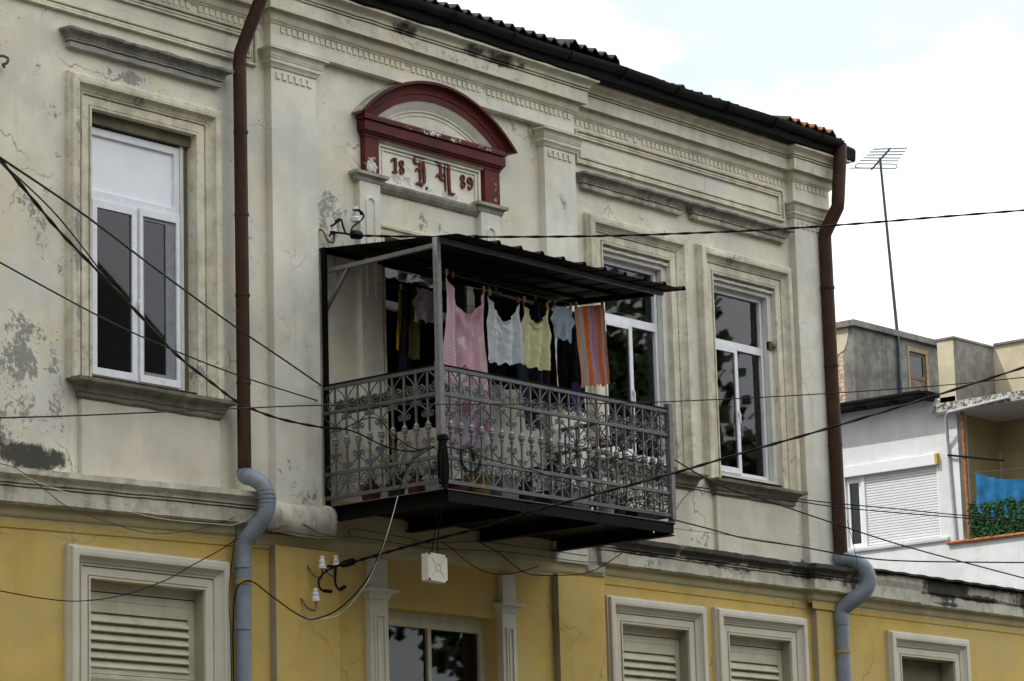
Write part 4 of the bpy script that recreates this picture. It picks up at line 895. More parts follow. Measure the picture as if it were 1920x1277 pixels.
G2 = 'dark washing on the inner line'
yi = -.72
cloth('trousers', (1002, 560), (1036, 572), (1006, 765), (1048, 770), yi, 'c_purple', 'dark striped garment hanging behind the sky blue vest', 'garment', .02, G2, 2, .02)
cloth('trousers', (1040, 574), (1098, 588), (1052, 765), (1100, 775), yi-.1, 'c_dark', 'black garment hanging behind the striped towel', 'garment', .02, G2, 3, .03)
cloth('jeans', (955, 598), (1000, 606), (988, 800), (1018, 806), yi+.1, 'c_teal', 'slate blue trousers hanging low behind the yellow shirt', 'trousers', .02, G2, 2, .03)
cloth('shirt', (778, 538), (823, 549), (779, 602), (822, 605), -.55, 'c_grey', 'pale grey shirt hanging in the shade left of the canopy post', 'shirt', .0, G2, 2, .03, sleeve=.05)
cloth('curtain_strip', (747, 545), (756, 548), (743, 655), (751, 662), -.30, 'c_mustard', 'narrow mustard yellow cloth beside the dark balcony doorway', 'cloth', .0, G2, 1, .01, nu=10)
cloth('coat', (753, 536), (778, 546), (752, 690), (768, 700), -.34, 'c_dark', 'long black coat hanging in the balcony doorway', 'coat', .0, G2, 1.5, .03)
cloth('scarf', (768, 560), (790, 568), (766, 668), (786, 676), -.42, 'c_olive', 'dull olive cloth hanging beside the black coat', 'cloth', .0, G2, 1, .02)
def line(y, xs, z, label, pegs, sag=.03):
    t = thing('washing_line', (xs[0], y, z), label, 'washing line')
    MB().tube([(xs[0]+(xs[1]-xs[0])*i/12, y, z-sag*4*(i/12)*(1-i/12)) for i in range(13)], .0025, 5).build('cord', 'cablegrey', t)
    for i, (px, py) in enumerate(pegs):
        p = at(px, py, y-.004); MB().box(p.x-.005, p.x+.005, y-.014, y+.008, p.z-.025, p.z+.03).build('peg', ('peg', 'pegred', 'peg')[i % 3], t)
cloth('shade_backdrop', (888, 540), (1042, 584), (892, 712), (1046, 752), -.45, 'c_dark', 'wide black sheet added for the dark shade behind the shirts under the canopy', 'shade_backdrop', .0, G2, 5, .03)  # black cloth added to fill the shaded gap behind the shirts
t = thing('plant_stand', (21.9, -.45, ZF), 'dark metal plant stand against the balcony wall', 'plant stand')
for x in (21.62, 22.18):
    for y in (-.60, -.30): MB().box(x-.012, x+.012, y-.012, y+.012, ZF, 6.08).build('leg', 'potdark', t)
for z in (5.78, 6.06): MB().box(21.60, 22.20, -.62, -.28, z, z+.022).build('shelf', 'potdark', t)
pot_on = thing('flower_pot', (21.78, -.45, 6.083), 'small dark pot on the top shelf of the metal plant stand', 'plant pot')
MB().lathe((21.78, -.45, 6.083), [(.05, 0), (.07, .1), (.075, .12), (.06, .12)], 14).build('pot', 'potdark', pot_on, auto=40)
line(yl, (BX0+.05, BX1-.2), 7.44, 'front washing line under the canopy with coloured pegs', [(838, 511), (849, 516), (907, 543), (918, 549), (971, 563), (983, 562), (1026, 573), (1040, 571), (1070, 574), (1080, 572), (1129, 570)])
line(yi, (BX0+.1, BX1-.2), 7.52, 'inner washing line behind the shirts under the canopy', [(1004, 559), (1036, 570), (1060, 577), (1096, 586)])
line(-.34, (19.5, 21.6), 7.50, 'short washing line close to the balcony doorway', [(752, 538), (776, 546)])

# ================================================================== POTS AND PLANTS ON THE BALCONY
def leaf_blades(m_, c, n, ln, spread, w=.012, droop=.5):
    for i in range(n):
        a = random.uniform(0, 2*pi); l = ln*random.uniform(.6, 1.1); s0 = random.uniform(.15, 1)*spread
        d = Vector((cos(a)*s0, sin(a)*s0, 1)).normalized(); side = Vector((-sin(a), cos(a), 0)); p = Vector(c); vs = []
        for j in range(5):
            t = j/4; ww = w*(1-t**1.8)+.001
            q = p+d*l*t-Vector((0, 0, 1))*droop*l*t*t*s0+Vector((cos(a), sin(a), 0))*l*.25*t*t*s0
            vs += [q+side*ww, q-side*ww]
        m_.add(vs, [(2*j, 2*j+1, 2*j+3, 2*j+2) for j in range(4)])
def leaf_bush(m_, c, n, r, h, size=.03):
    for i in range(n):
        a = random.uniform(0, 2*pi); rr = r*sqrt(random.random()); p = Vector((c[0]+rr*cos(a), c[1]+rr*sin(a), c[2]+h*random.random()))
        u = Vector((random.gauss(0, 1), random.gauss(0, 1), random.gauss(0, .6))).normalized()*size*random.uniform(.6, 1.3); v = u.orthogonal().normalized()*size*.45
        m_.add([p, p+u*.5+v, p+u, p+u*.5-v], [(0, 1, 2, 3)])
f_ = MB(); leaf_bush(f_, (21.78, -.45, 6.18), 90, .09, .14, .035); f_.build('foliage', 'leaf', pot_on)
PG = 'pots standing on the balcony floor'
def pot(x, y, r, h, mat, label, plant=None, kind='round', n=26, ln=.3, leaf='leaf'):
    t = thing('flower_pot' if plant else 'pot', (x, y, ZF), label, 'plant pot', PG)
    if kind == 'round': MB().lathe((x, y, ZF), [(r*.70, 0), (r*.95, h*.82), (r*1.05, h*.82), (r*1.08, h), (r*.95, h), (r*.9, h*.85)], 18).build('pot', mat, t, auto=40)
    else:
        b = MB().box(x-r, x+r, y-.09, y+.09, ZF, ZF+h); b.box(x-r-.01, x+r+.01, y-.10, y+.10, ZF+h-.02, ZF+h+.004); b.build('pot', mat, t, bevel=.006)
    if plant:
        f_ = MB()
        if plant == 'blade': leaf_blades(f_, (x, y, ZF+h*.8), n, ln, .8)
        else: leaf_bush(f_, (x, y, ZF+h*.8), n*5, r*1.4, ln, .032)
        f_.build('foliage', leaf, t)
pot(BX0+.16, -.42, .10, .16, 'terracotta', 'terracotta pot of spiky leaves nearest the wall on the left side', 'blade', ln=.22)
pot(BX0+.15, -.72, .085, .13, 'potdark', 'dark pot of long yellowing leaves on the left side of the balcony', 'blade', n=18, ln=.62, leaf='leafy')
pot(BX0+.17, -.93, .09, .14, 'terracotta', 'terracotta pot with low grassy leaves beside the white bowl', 'blade', ln=.26)
pot(BX0+.14, -1.16, .10, .14, 'potwhite', 'white bowl with spiky leaves near the corner post', 'blade', ln=.22)
pot(BX0+.38, -1.20, .10, .13, 'terracotta', 'low terracotta pot just right of the corner post')
pot(BX0+.66, -1.19, .125, .20, 'potyellow', 'round yellow pot behind the front railing')
pot(BX0+.98, -1.20, .11, .22, 'potgrey', 'plain grey planter box right of the yellow pot', None, 'box')
pot(BX0+1.28, -1.20, .09, .16, 'potdark', 'dark pot of dense spiky leaves in the middle of the front railing', 'blade', n=40, ln=.24)
pot(BX0+1.60, -1.21, .08, .15, 'potdark', 'small dark box planter right of the middle of the railing', 'bush', 'box', n=22, ln=.16)
pot(BX0+1.92, -1.22, .12, .20, 'potgrey', 'pale grey box planter with leafy shoots', 'bush', 'box', n=16, ln=.25)
pot(BX0+2.42, -1.20, .085, .16, 'potwhite', 'white pot with a small bush towards the right end', 'bush', n=30, ln=.2)
pot(BX0+2.62, -1.16, .085, .14, 'potdark', 'dark pot beside the white pot at the right end', 'blade', n=24, ln=.3)
pot(BX0+2.95, -1.18, .16, .11, 'potdark', 'flat dark planter at the far right end of the balcony', 'bush', 'box', n=14, ln=.14)
t = thing('planter_trough', (BX0+.10, -.75, 6.33), 'long dark planter trough hung inside the left railing', 'planter')
b = MB(); b.box(BX0+.06, BX0+.20, -1.30, -.12, 6.335, 6.43); b.build('trough', 'potdark', t, bevel=.008)
f_ = MB(); [leaf_bush(f_, (BX0+.13, -1.25+.1*i, 6.40), 9, .05, .06, .022) for i in range(12)]; f_.build('foliage', 'leafy', t)
tag(MB().box(19.85, 20.38, -.62, -.25, ZF, 6.22).build('cupboard', 'curtain', bevel=.01), 'low beige cupboard standing at the balcony wall', 'cupboard')
cloth('violet_cloth', (1074, 715), (1090, 722), (1076, 770), (1090, 776), -1.02, 'c_violet', 'violet cloth lying behind the railing under the striped towel', 'cloth', .0, None, 1, .02, nu=10, nv=10)

# coil of spare cable hung on the corner post
t = thing('cable_coil', (BX0-.02, BY-.06, 6.0), 'drooping bundle of black spare cable tied to the balcony corner post', 'cable bundle')
m_ = MB()
for i in range(26):
    a = random.uniform(-.045, .045); l = random.uniform(.24, .40); w = random.uniform(.012, .05); yo = random.uniform(-.03, .03)
    top = (BX0-.03+a*.4, BY-.05+yo, 5.965)
    pts = [top, (BX0-.03+a-w*.4, BY-.05+yo, 5.90-l*.3), (BX0-.03+a-w*.6, BY-.055+yo, 5.90-l*.75), (BX0-.03+a, BY-.05+yo, 5.90-l), (BX0-.03+a+w*.6, BY-.05+yo, 5.90-l*.75), (BX0-.03+a+w*.4, BY-.05+yo, 5.90-l*.3), (top[0]+.01, top[1], top[2])]
    MB().tube(spline(pts, 4), .007, 5).build('loop', 'cable', t)
m_ = MB(); m_.lathe((BX0-.03, BY-.05, 5.93), [(.04, -.02), (.052, -.01), (.052, .02), (.04, .03)], 10); m_.build('tie', 'cable', t)
m_ = MB()
for r in (.10, .115, .09): MB().tube([(BX0+.28+r*cos(a*.35)*1.0, BY-.03-.004*a, 5.78+r*1.15*sin(a*.35)) for a in range(19)], .0045, 5).build('ring', 'cable', t)

# hanging junction box
p = at(817, 1063, -1.02)
t = thing('junction_box', p, 'cream plastic junction box dangling on two wires below the balcony', 'junction box')
rz = radians(14)
def rotbox(m_, c, dx, dy, dz, x0, x1, y0, y1, z0, z1):
    for xyz in [(x0, y0, z0), (x1, y0, z0), (x1, y1, z0), (x0, y1, z0), (x0, y0, z1), (x1, y0, z1), (x1, y1, z1), (x0, y1, z1)]: pass
def RB(x0, x1, y0, y1, z0, z1, nm, mat, bevel=0, lathe=None):
    q = MB().box(x0, x1, y0, y1, z0, z1)
    q.v = [(p.x+v[0]*cos(rz)+v[1]*sin(rz), p.y-v[0]*sin(rz)*-1*-1+v[1]*cos(rz), p.z+v[2]-.10*v[0]) for v in q.v]
    return q.build(nm, mat, t, bevel=bevel)
RB(-.095, .095, -.02, .075, -.125, .105, 'body', 'boxcream', .006); RB(-.098, .098, -.034, -.02, -.128, .108, 'lid', 'boxcream', .004)
for sx in (-1, 1):
    for sz in (-1, 1): RB(sx*.088-.009, sx*.088+.009, -.037, -.033, (.098 if sz > 0 else -.118)-.009, (.098 if sz > 0 else -.118)+.009, 'screw_plug', 'boxblack')
q = MB(); 
def PB(u, v): return (p.x+u*cos(rz)-.0352*sin(rz), p.y-u*sin(rz)-.0355*cos(rz), p.z+v-.10*u)
q.tube([PB(.026*cos(a*.4), -.01+.03*sin(a*.4)) for a in range(17)], .0022, 5); q.build('lid_ring', 'boxline', t)
for sx in (-1, 1):
    for sz in (-1, 1): MB().tube([PB(.022*sx, -.01+.025*sz), PB(.05*sx, -.01+.06*sz), PB(.062*sx, -.01+.078*sz)], .0022, 5).build('lid_rib', 'boxline', t)
MB().tube([(p.x-.05, p.y, p.z+.105), (p.x-.035, p.y-.02, p.z+.25), at(824, 935, -1.3)], .005, 6).build('hanger', 'cable', t)
MB().tube([(p.x+.03, p.y, p.z+.10), (p.x+.01, p.y-.02, p.z+.22), at(830, 930, -1.32)], .005, 6).build('hanger', 'cable', t)

# ================================================================== INSULATORS AND CABLES
IG = 'porcelain insulators on the house wall'
def insulator(px, py, y, label, s=1.0, hook=True):
    p = at(px, py, y); t = thing('insulator', (p.x, 0, p.z-.06), label, 'insulator', IG)
    MB().lathe((p.x, y, p.z), [(.022*s, -.05*s), (.036*s, -.045*s), (.038*s, -.02*s), (.026*s, -.008*s), (.030*s, .0), (.030*s, .022*s), (.018*s, .03*s), (.022*s, .045*s), (.020*s, .06*s), (.008*s, .066*s)], 14).build('porcelain', 'porcelain', t, auto=45)
    if hook: MB().tube(spline([(p.x-.08, 0.0, p.z-.0), (p.x-.075, y*.4, p.z-.02), (p.x-.06, y*.75, p.z-.10), (p.x-.02, y, p.z-.125), (p.x, y, p.z-.10), (p.x, y, p.z-.04)], 5), .009, 6).build('hook', 'rustiron', t)
    return p
insulator(604, 1056, -.17, 'upper white porcelain insulator on a rusty hook above the ochre wall window')
insulator(592, 1117, -.17, 'lower white porcelain insulator on a rusty hook on the ochre wall')
insulator(630, 1054, -.13, 'greenish insulator on the ochre wall just left of the cable splice', .9)
insulator(667, 404, -.12, 'white cup insulator on the cream wall left of the red pediment', 1.25, False)
insulator(626, 430, -.10, 'small white insulator on the grey peeled wall patch above the canopy', .9, True)
def cable(name, pts, r, label, mat='cable', per=8, cat='cable', group=None, twist=0.0):
    P = spline([at(*q) for q in pts], per); m_ = MB()
    if twist:
        m_.strand(spline(P, 2), r, twist)
    else: m_.tube(P, r, 6)
    return tag(m_.build(name, mat, loc=P[0], smooth=True), label, cat, group)
CG = 'cables strung across the facade'
t = thing('cable_splice', at(667, 441, -.2), 'black cable splice with three tails beside the cup insulator', 'cable splice')
def tail(pts, r, nm='tail'): MB().tube(spline([at(*q) for q in pts], 5), r, 6).build(nm, 'cable', t)
m_ = MB(); a, b = at(658, 439, -.2), at(679, 442, -.2); m_.tube([a, a.lerp(b, .15), a.lerp(b, .8), b], [.02, .042, .040, .02], 6); m_.build('sleeve', 'cable', t)
tail([(660, 441, -.2), (648, 438, -.17), (630, 436, -.13), (622, 437, -.12), (618, 443, -.12)], .010)
tail([(648, 438, -.17), (643, 424, -.15), (639, 411, -.13), (629, 419, -.12), (620, 424, -.11)], .009); tail([(630, 416, -.125), (636, 412, -.13)], .018, 'joint'); tail([(621, 436, -.12), (627, 436, -.12)], .018, 'joint')
tail([(659, 436, -.2), (661, 426, -.18), (675, 415, -.16), (682, 405, -.15), (673, 395, -.15), (662, 394, -.15)], .009); tail([(671, 394, -.15), (679, 401, -.15)], .017, 'joint')
cable('overhead_cable', [(679, 442, -.2), (800, 444, -.5), (1000, 444, -1.0), (1150, 442, -1.4), (1300, 437, -1.8), (1450, 430, -2.2), (1600, 420, -2.6), (1760, 407, -3.0), (1935, 393, -3.4)], .0075, 'thick twisted black cable running right from the splice above the canopy', per=14, group=CG, twist=.005)
cable('overhead_cable', [(-20, 282, -6.0), (150, 397, -4.6), (300, 510, -3.0), (440, 612, -1.6), (530, 673, -.9), (601, 722, -.08)], .007, 'thin cable slanting from upper left down to the railing end', group=CG)
cable('overhead_cable', [(-20, 275, -6.0), (50, 360, -5.3), (110, 432, -4.8), (180, 505, -4.2), (250, 578, -3.5), (330, 664, -2.6), (400, 720, -1.9), (450, 756, -1.4), (520, 784, -.9), (601, 801, -.25), (640, 803, -.3)], .0075, 'thick wrapped cable bundle sagging across the white-boarded window', per=8, group=CG, twist=.005)
cable('overhead_cable', [(-20, 285, -6.0), (60, 357, -5.3), (110, 408, -4.8), (160, 470, -4.2), (200, 525, -3.8)], .005, 'thin wire just above the thick bundle at far left', group=CG)
cable('overhead_cable', [(-20, 481, -5.0), (100, 547, -4.0), (200, 600, -3.0), (300, 646, -2.2), (450, 705, -1.2), (598, 752, -.05)], .0055, 'thin wire crossing the lower half of the left window', group=CG)
cable('overhead_cable', [(-20, 784, -5.0), (150, 779, -4.3), (445, 766, -3.2), (600, 760, -2.8), (850, 758, -2.4), (1100, 757, -2.2), (1255, 753, -2.2), (1500, 741, -2.4), (1750, 724, -2.8), (1935, 706, -3.2)], .0055, 'long thin wire stretched level across the whole picture at railing height', group=CG)
cable('overhead_cable', [(655, 1056, -.25), (720, 1037, -.6), (800, 1015, -1.0), (900, 990, -1.6), (990, 961, -2.0), (1120, 926, -2.4), (1260, 888, -2.7), (1400, 847, -3.0), (1560, 801, -3.3), (1750, 743, -3.6), (1935, 684, -3.9)], .0085, 'thick black cable rising right from the lower splice past the balcony', per=12, group=CG, twist=.005)
cable('overhead_cable', [(1258, 858, -.3), (1345, 908, -.4), (1430, 936, -.5), (1560, 980, -.7), (1700, 1025, -1.0), (1935, 1088, -1.6)], .007, 'dark wire sloping down right from the right window sill', group=CG)
cable('overhead_cable', [(1257, 973, -1.4), (1320, 989, -1.3), (1400, 1010, -1.2), (1500, 1025, -1.3), (1600, 1043, -1.5), (1700, 1052, -1.8), (1935, 1055, -2.4)], .007, 'dark wire leaving the balcony floor end towards the lower right', group=CG)
for k, (dy, r, lb) in enumerate(((0, .006, 'upper of two parallel wires along the right window sill'), (7, .006, 'lower of two parallel wires along the right window sill'))):
    cable('overhead_cable', [(1258, 905+dy*.6, -.25), (1300, 912+dy*.7, -.25), (1360, 921+dy, -.25), (1430, 929+dy*.7, -.27), (1490, 935+dy*.6, -.3), (1570, 944+dy, -.4), (1690, 955+dy, -.6), (1790, 965+dy*.7, -.8), (1935, 975+dy, -1.0)], r, lb, group=CG)
m_ = MB()
cable('drop_wire', [(1298, 916, -.25), (1280, 937, -.5), (1268, 955, -.9), (1258, 972, -1.36)], .004, 'thin drop wire curving from the sill wires to the balcony end', group=CG)
cable('wall_wire', [(-10, 868, -.24), (30, 878, -.26), (80, 915, -.22), (130, 952, -.2), (200, 978, -.08), (270, 998, -.06), (330, 999, -.06), (400, 985, -.08), (443, 968, -.14)], .0035, 'thin dark wire hanging loose over the ledge at lower left', 'cablegrey', group=CG)
cable('wall_wire', [(-10, 860, -.24), (60, 899, -.25), (120, 922, -.22), (200, 948, -.2), (300, 972, -.16), (400, 982, -.16), (446, 982, -.17), (490, 952, -.2)], .003, 'pale thin wire hanging over the ledge at lower left', 'cablewhite', group=CG)
cable('wall_wire', [(-10, 1106, -2), (80, 1122, -1.6), (150, 1127, -1.2), (230, 1116, -.8), (310, 1088, -.5), (360, 1060, -.3), (410, 1033, -.18), (446, 1010, -.16)], .0045, 'thin dark wire sagging across the lower left shutter', group=CG)
cable('wall_wire', [(439, 1290, -.14), (437, 1200, -.14), (440, 1120, -.15), (453, 1093, -.19), (474, 1091, -.19), (510, 1118, -.4), (560, 1153, -.7), (592, 1160, -.8), (640, 1138, -1.0), (690, 1083, -1.2), (722, 1010, -1.35), (742, 950, -1.43), (754, 900, -1.44), (775, 862, -1.44), (815, 838, -1.42)], .006, 'black cable looping from the left drainpipe down and up to the balcony', group=CG)
cable('wall_wire', [(560, 1158, -.7), (630, 1155, -.9), (680, 1105, -1.15), (712, 1040, -1.3), (731, 985, -1.4), (746, 930, -1.44)], .003, 'white wire following the loop below the balcony corner', 'cablewhite', group=CG)
cable('wall_wire', [(434, 1290, -.1), (432, 1180, -.1), (430, 1100, -.1), (444, 985, -.16)], .004, 'thin black wire running down left of the grey pipe', group=CG)
cable('wall_wire', [(601, 801, -.3), (660, 808, -.9), (720, 836, -1.2), (770, 846, -1.4), (815, 838, -1.42)], .007, 'black cable from the railing end to the cable coil', group=CG)
cable('wall_wire', [(640, 806, -.5), (700, 783, -.9), (740, 818, -1.2), (780, 842, -1.4), (815, 836, -1.42)], .005, 'thin stray wire behind the left railing', group=CG)
cable('wall_wire', [(835, 838, -1.42), (870, 845, -1.45), (930, 865, -1.5), (1000, 882, -1.5), (1060, 905, -1.5), (1130, 925, -1.45), (1256, 962, -1.4)], .005, 'thin black wire tied along the front railing', group=CG)
cable('wall_wire', [(490, 1000, -.2), (560, 982, -.2), (600, 1000, -.2), (655, 1008, -.2), (660, 992, -.12), (760, 1008, -.1), (800, 1018, -.1), (900, 1016, -.08), (1000, 1028, -.08), (1100, 1042, -.08)], .0045, 'dusty wire pinned along the cream strip under the balcony', 'cablegrey', group=CG)
cable('wall_wire', [(500, 990, -.2), (600, 1006, -.2), (660, 1006, -.12), (780, 1024, -.1), (850, 1030, -.1), (960, 1036, -.1), (1090, 1053, -.1), (1130, 1052, -.1)], .0045, 'second dusty wire along the cream strip below the floor beams', 'cablegrey', group=CG)
cable('wall_wire', [(826, 1015, -.9), (850, 1031, -.6), (880, 1056, -.4), (910, 1072, -.3), (945, 1077, -.3), (979, 1071, -.3), (1010, 1062, -.4)], .0045, 'thin wire dipping right of the hanging junction box', group=CG)
cable('wall_wire', [(900, 1017, -.1), (940, 1040, -.2), (979, 1071, -.3), (1020, 1079, -.3), (1100, 1074, -.28), (1150, 1048, -.3), (1200, 1012, -.4), (1222, 998, -.6)], .0045, 'thin wire rising to the right floor beam', group=CG)
cable('wall_wire', [(1255, 990, -.3), (1400, 1008, -.3), (1560, 1035, -.4)], .003, 'hair-thin wire across the right apron panels', 'cablegrey', group=CG)
cable('wall_wire', [(1606, 1085, -.4), (1608, 1060, -.45), (1600, 1020, -.3), (1592, 990, -.2), (1589, 975, -.18)], .0035, 'thin wire hanging beside the right drainpipe', group=CG)
t = thing('cable_splice', at(650, 1056, -.2), 'black cable splice with two open tails on the ochre wall', 'cable splice')
m_ = MB(); a, b = at(640, 1059, -.22), at(665, 1052, -.25); m_.tube([a, a.lerp(b, .2), a.lerp(b, .8), b], [.02, .036, .036, .02], 6); m_.build('sleeve', 'cable', t)
tail([(641, 1058, -.22), (629, 1062, -.2), (612, 1062, -.18), (602, 1065, -.17)], .012)
tail([(632, 1061, -.21), (610, 1072, -.2), (598, 1088, -.2), (600, 1103, -.2), (610, 1109, -.2), (617, 1108, -.2)], .010); tail([(609, 1108, -.2), (621, 1109, -.2)], .017, 'joint')
tail([(630, 1060, -.21), (628, 1080, -.2), (630, 1097, -.2), (637, 1106, -.2), (644, 1102, -.2)], .010); tail([(639, 1105, -.2), (647, 1100, -.2)], .017, 'joint')
t = thing('wall_hook', at(5, 114, 0), 'bent iron hook on the cream wall at far left', 'hook')
P = [at(-4, 106, -.02), at(6, 105, -.08), at(15, 110, -.1), at(13, 118, -.1), at(6, 121, -.06), at(8, 126, -.02)]
MB().tube(spline(P, 5), .012, 6).build('hook', 'rustiron', t)

# ================================================================== THE LOW ANNEX ON THE RIGHT
an = thing('low_annex', (33, 0, 0), 'low ochre annex with stained cream cornice and dark window, right of the corner drainpipe', 'building')
AX0, AX1 = 27.104, 42.0
AW = (28.16, 29.24, 2.6, 4.765)
MB().wall(AX0, AX1, 0, 5.40, [AW], 0.012, .42).build('wall', 'yellow', an)
MB().box(AX0, AX1, 6.2, 6.5, 0, 5.40).box(AX1-.3, AX1, .421, 6.199, 0, 5.40).build('back_wall', 'dark', an)
M['annexledge'] = weather('black_streaked_cornice', (.60, .575, .475), hue=(.5, .48, .38), streak=.75, streakcol=(.10, .10, .085), specks=.6, grime=.5, grimecol=(.2, .195, .155), peel=[(28.9, 5.40, .5, .06, .2)], mould=[(28.95, 5.54, .70, .20, .58), (29.6, 5.47, .9, .06, .46), (31.0, 5.50, .9, .22, .56), (27.5, 5.60, .8, .06, .4), (30, 5.61, 3, .06, .44), (29.0, 5.37, .5, .05, .42)], bump=.5)
ap = [(d, z) for d, z in ledge_prof(5.335)]
MB().run(28.42, AX1, ap[9:14] + [(.135, 5.475), (.15, 5.56), (.15, 5.60), (0, 5.61)], .012, False, False, jit=.006, seg=.06, freq=7).build('cornice', 'annexledge', an)
MB().run(AX0, 28.42, [ap[9], (.13, ap[10][1]), (.13, 5.335), (.15, 5.34), (.155, 5.47), (.18, 5.53), (.18, 5.60), (0, 5.61)], .012, False, True, jit=.006, seg=.06, freq=7, mitre=False).build('cornice', 'annexledge', an)
MB().run(AX0, AX1, ap[:10], .012, False, False, jit=.002).build('underband', 'band', an)
MB().run(AX0, AX1, [(0, 5.155), (.010, 5.158), (.012, 5.185), (.012, 5.212)], .012, False, False, jit=.001).build('yellow_fillet', 'yellow', an)
MB().box(AW[1]-.004, AW[1]-.0005, .012, .42, AW[2], AW[3]-.001).build('reveal', 'greystrip', an)
w = bpy.data.objects.new('window', None); COL.objects.link(w); w.parent = an; WL[w.name] = Vector((28.7, 0, 2.6)); w.location = WL[w.name]-WL[an.name]
MB().surround(AW[0], AW[1], AW[2], AW[3], [(o*.98, d) for o, d in SUR], .012, jit=.0015).build('surround', 'lowtrim', w)
MB().box(AW[0], AW[1], .16, .22, 4.50, AW[3]-.001).build('head_board', 'revealdark', w)
frame(AW[0], AW[1], AW[2], 4.499, .24, .29, 0, [(AW[0]+.06, AW[1]-.06, AW[2]+.1, 4.43)]).build('frame', 'hutwood', w)
glaze('pane', AW[0]+.06, AW[1]-.06, AW[2]+.1, 4.43, .265, w)
m_ = MB(); n = 160; vs = []
for i in range(n+1):
    x = 27.18+(AX1-27.18)*i/n; z = 5.605+.010*noise.noise(Vector((x*4, 0, 9)))+.006*(i % 4 < 2)
    vs += [(x, -.215+.01*noise.noise(Vector((x*3, 1, 2))), z), (x, -.215, z+.022), (x, 6.6, z+.60), (x, 6.6, z+.58)]
m_.add(vs, [(4*i+j, 4*i+4+j, 4*i+4+(j+1) % 4, 4*i+(j+1) % 4) for i in range(n) for j in range(4)]); m_.build('roof', 'gutter', an)

# ================================================================== THE WHITE HOUSE BEHIND, ITS ROOFTOP HUT AND AERIAL
WX = 50.0
def SW(mb, X=WX): mb.v = [(X+v[1], -v[0], v[2]) for v in mb.v]; return mb        # (along the wall, into the house, up)
wh = thing('white_house', (WX, 12, 0), 'white rendered house with a roller shutter and open balcony behind the annex', 'house')
SW(MB().wall(-26, -12.42, 0, 12.05, [(-15.02, -12.90, 9.39, 10.98)], 0, .35)).build('wall', 'whitewall', wh)
SW(MB().wall(-12.42, 2, 0, 9.26, [], 0, .35)).build('parapet_wall', 'whitewall', wh)
SW(MB().box(-26, -12.61, .36, 9, 0, 12.0)).build('inner_block', 'dark', wh)
SW(MB().box(-12.60, -12.42, .351, 1.9, 9.2, 11.72)).build('balcony_side_wall', 'loggia', wh)
SW(MB().box(-12.42, 2, 1.55, 1.9, 9.2, 11.72)).build('balcony_back_wall', 'loggia', wh)
SW(MB().box(-12.42, 2, .351, 1.55, 9.0, 9.2)).build('balcony_floor', 'concrete', wh)
SW(MB().box(-12.85, 2, -.22, 2.2, 11.724, 11.905)).build('balcony_roof_slab', 'slabedge', wh, bevel=.01)
SW(MB().box(-12.83, 2, -.20, 2.2, 11.716, 11.7235)).build('slab_soffit', 'whitewall', wh)
SW(MB().run(-15.3, -12.78, [(0, 9.30), (.05, 9.305), (.06, 9.34), (.06, 9.375), (0, 9.39)], 0, jit=.003)).build('sill', 'whitewall', wh)
w = bpy.data.objects.new('shuttered_window', None); COL.objects.link(w); w.parent = wh; WL[w.name] = Vector((WX, 13.9, 9.4)); w.location = WL[w.name]-WL[wh.name]
SW(MB().box(-15.02, -12.90, -.09, .12, 10.775, 10.98)).build('shutter_box', 'rollshut', w, bevel=.006)
SW(MB().box(-12.899, -12.85, -.092, .122, 10.772, 10.983)).build('box_end_cap', 'yellowcap', w)
m_ = MB(); n = 26
for i in range(n):
    z = 9.40+i*1.375/n; zz = z+1.375/n
    m_.add([(-14.58, .055, z), (-12.93, .055, z), (-12.93, .035, z+.012), (-14.58, .035, z+.012), (-12.93, .035, zz-.008), (-14.58, .035, zz-.008), (-12.93, .055, zz), (-14.58, .055, zz)], [(0, 1, 2, 3), (3, 2, 4, 5), (5, 4, 6, 7)])
SW(m_).build('roller_slats', 'rollshut', w)
SW(MB().box(-14.66, -14.58, .0, .1, 9.392, 10.774)).build('guide_rail', 'rollshut', w); SW(MB().box(-12.93, -12.90, .0, .1, 9.392, 10.774)).build('guide_rail', 'rollshut', w)
SW(MB().wall(-15.02, -14.66, 9.392, 10.774, [(-14.96, -14.74, 9.47, 10.66)], .05, .12)).build('frame', 'pvc', w)
SW(MB().box(-14.96, -14.74, .08, .09, 9.47, 10.66)).build('pane', 'glass', w)
SW(MB().box(-15.0, -12.95, .14, .15, 9.40, 10.77)).build('blind_backing', 'dark', w)
SW(MB().run(-26, -12.86, [(.0, 12.06), (.44, 12.10), (.45, 12.11), (.45, 12.15), (.40, 12.16), (-1, 12.20)], 0, False, False, jit=.006)).build('eave', 'gutter', wh)
SW(MB().tube([(-26, -.48, 12.12), (-12.9, -.48, 12.13)], .045, 8)).build('eave_gutter', 'black', wh)
for s_ in (-15.05, -14.35, -13.6, -12.95): 
    SW(MB().box(s_-.12, s_+.12, -.42, -.34, 12.01, 12.06)).build('rafter_end', 'black', wh)
SW(MB().box(-12.90, -12.82, -.40, -.1, 11.98, 12.16)).build('gutter_end', 'black', wh)
d = bpy.data.objects.new('balcony_door', None); COL.objects.link(d); d.parent = wh; WL[d.name] = Vector((WX+1.5, 11.9, 9.2)); d.location = WL[d.name]-WL[wh.name]
dy = [atx(px, 870, WX+1.5) for px in (1816, 1878)]
SW(MB().wall(-dy[0].y, -dy[1].y, 9.2, 11.12, [(-dy[0].y+.1, -dy[1].y-.1, 9.3, 11.02)], 1.49, 1.55)).build('frame', 'concretelite', d)
SW(MB().box(-dy[0].y+.1, -dy[1].y-.1, 1.51, 1.54, 9.3, 11.02)).build('door_leaf', 'metalgrey', d)
SW(MB().tube([(-12.27, -.03, 9.22), (-12.27, -.03, 11.72)], .036, 10)).build('rusty_post', 'rustpole', wh, auto=50)
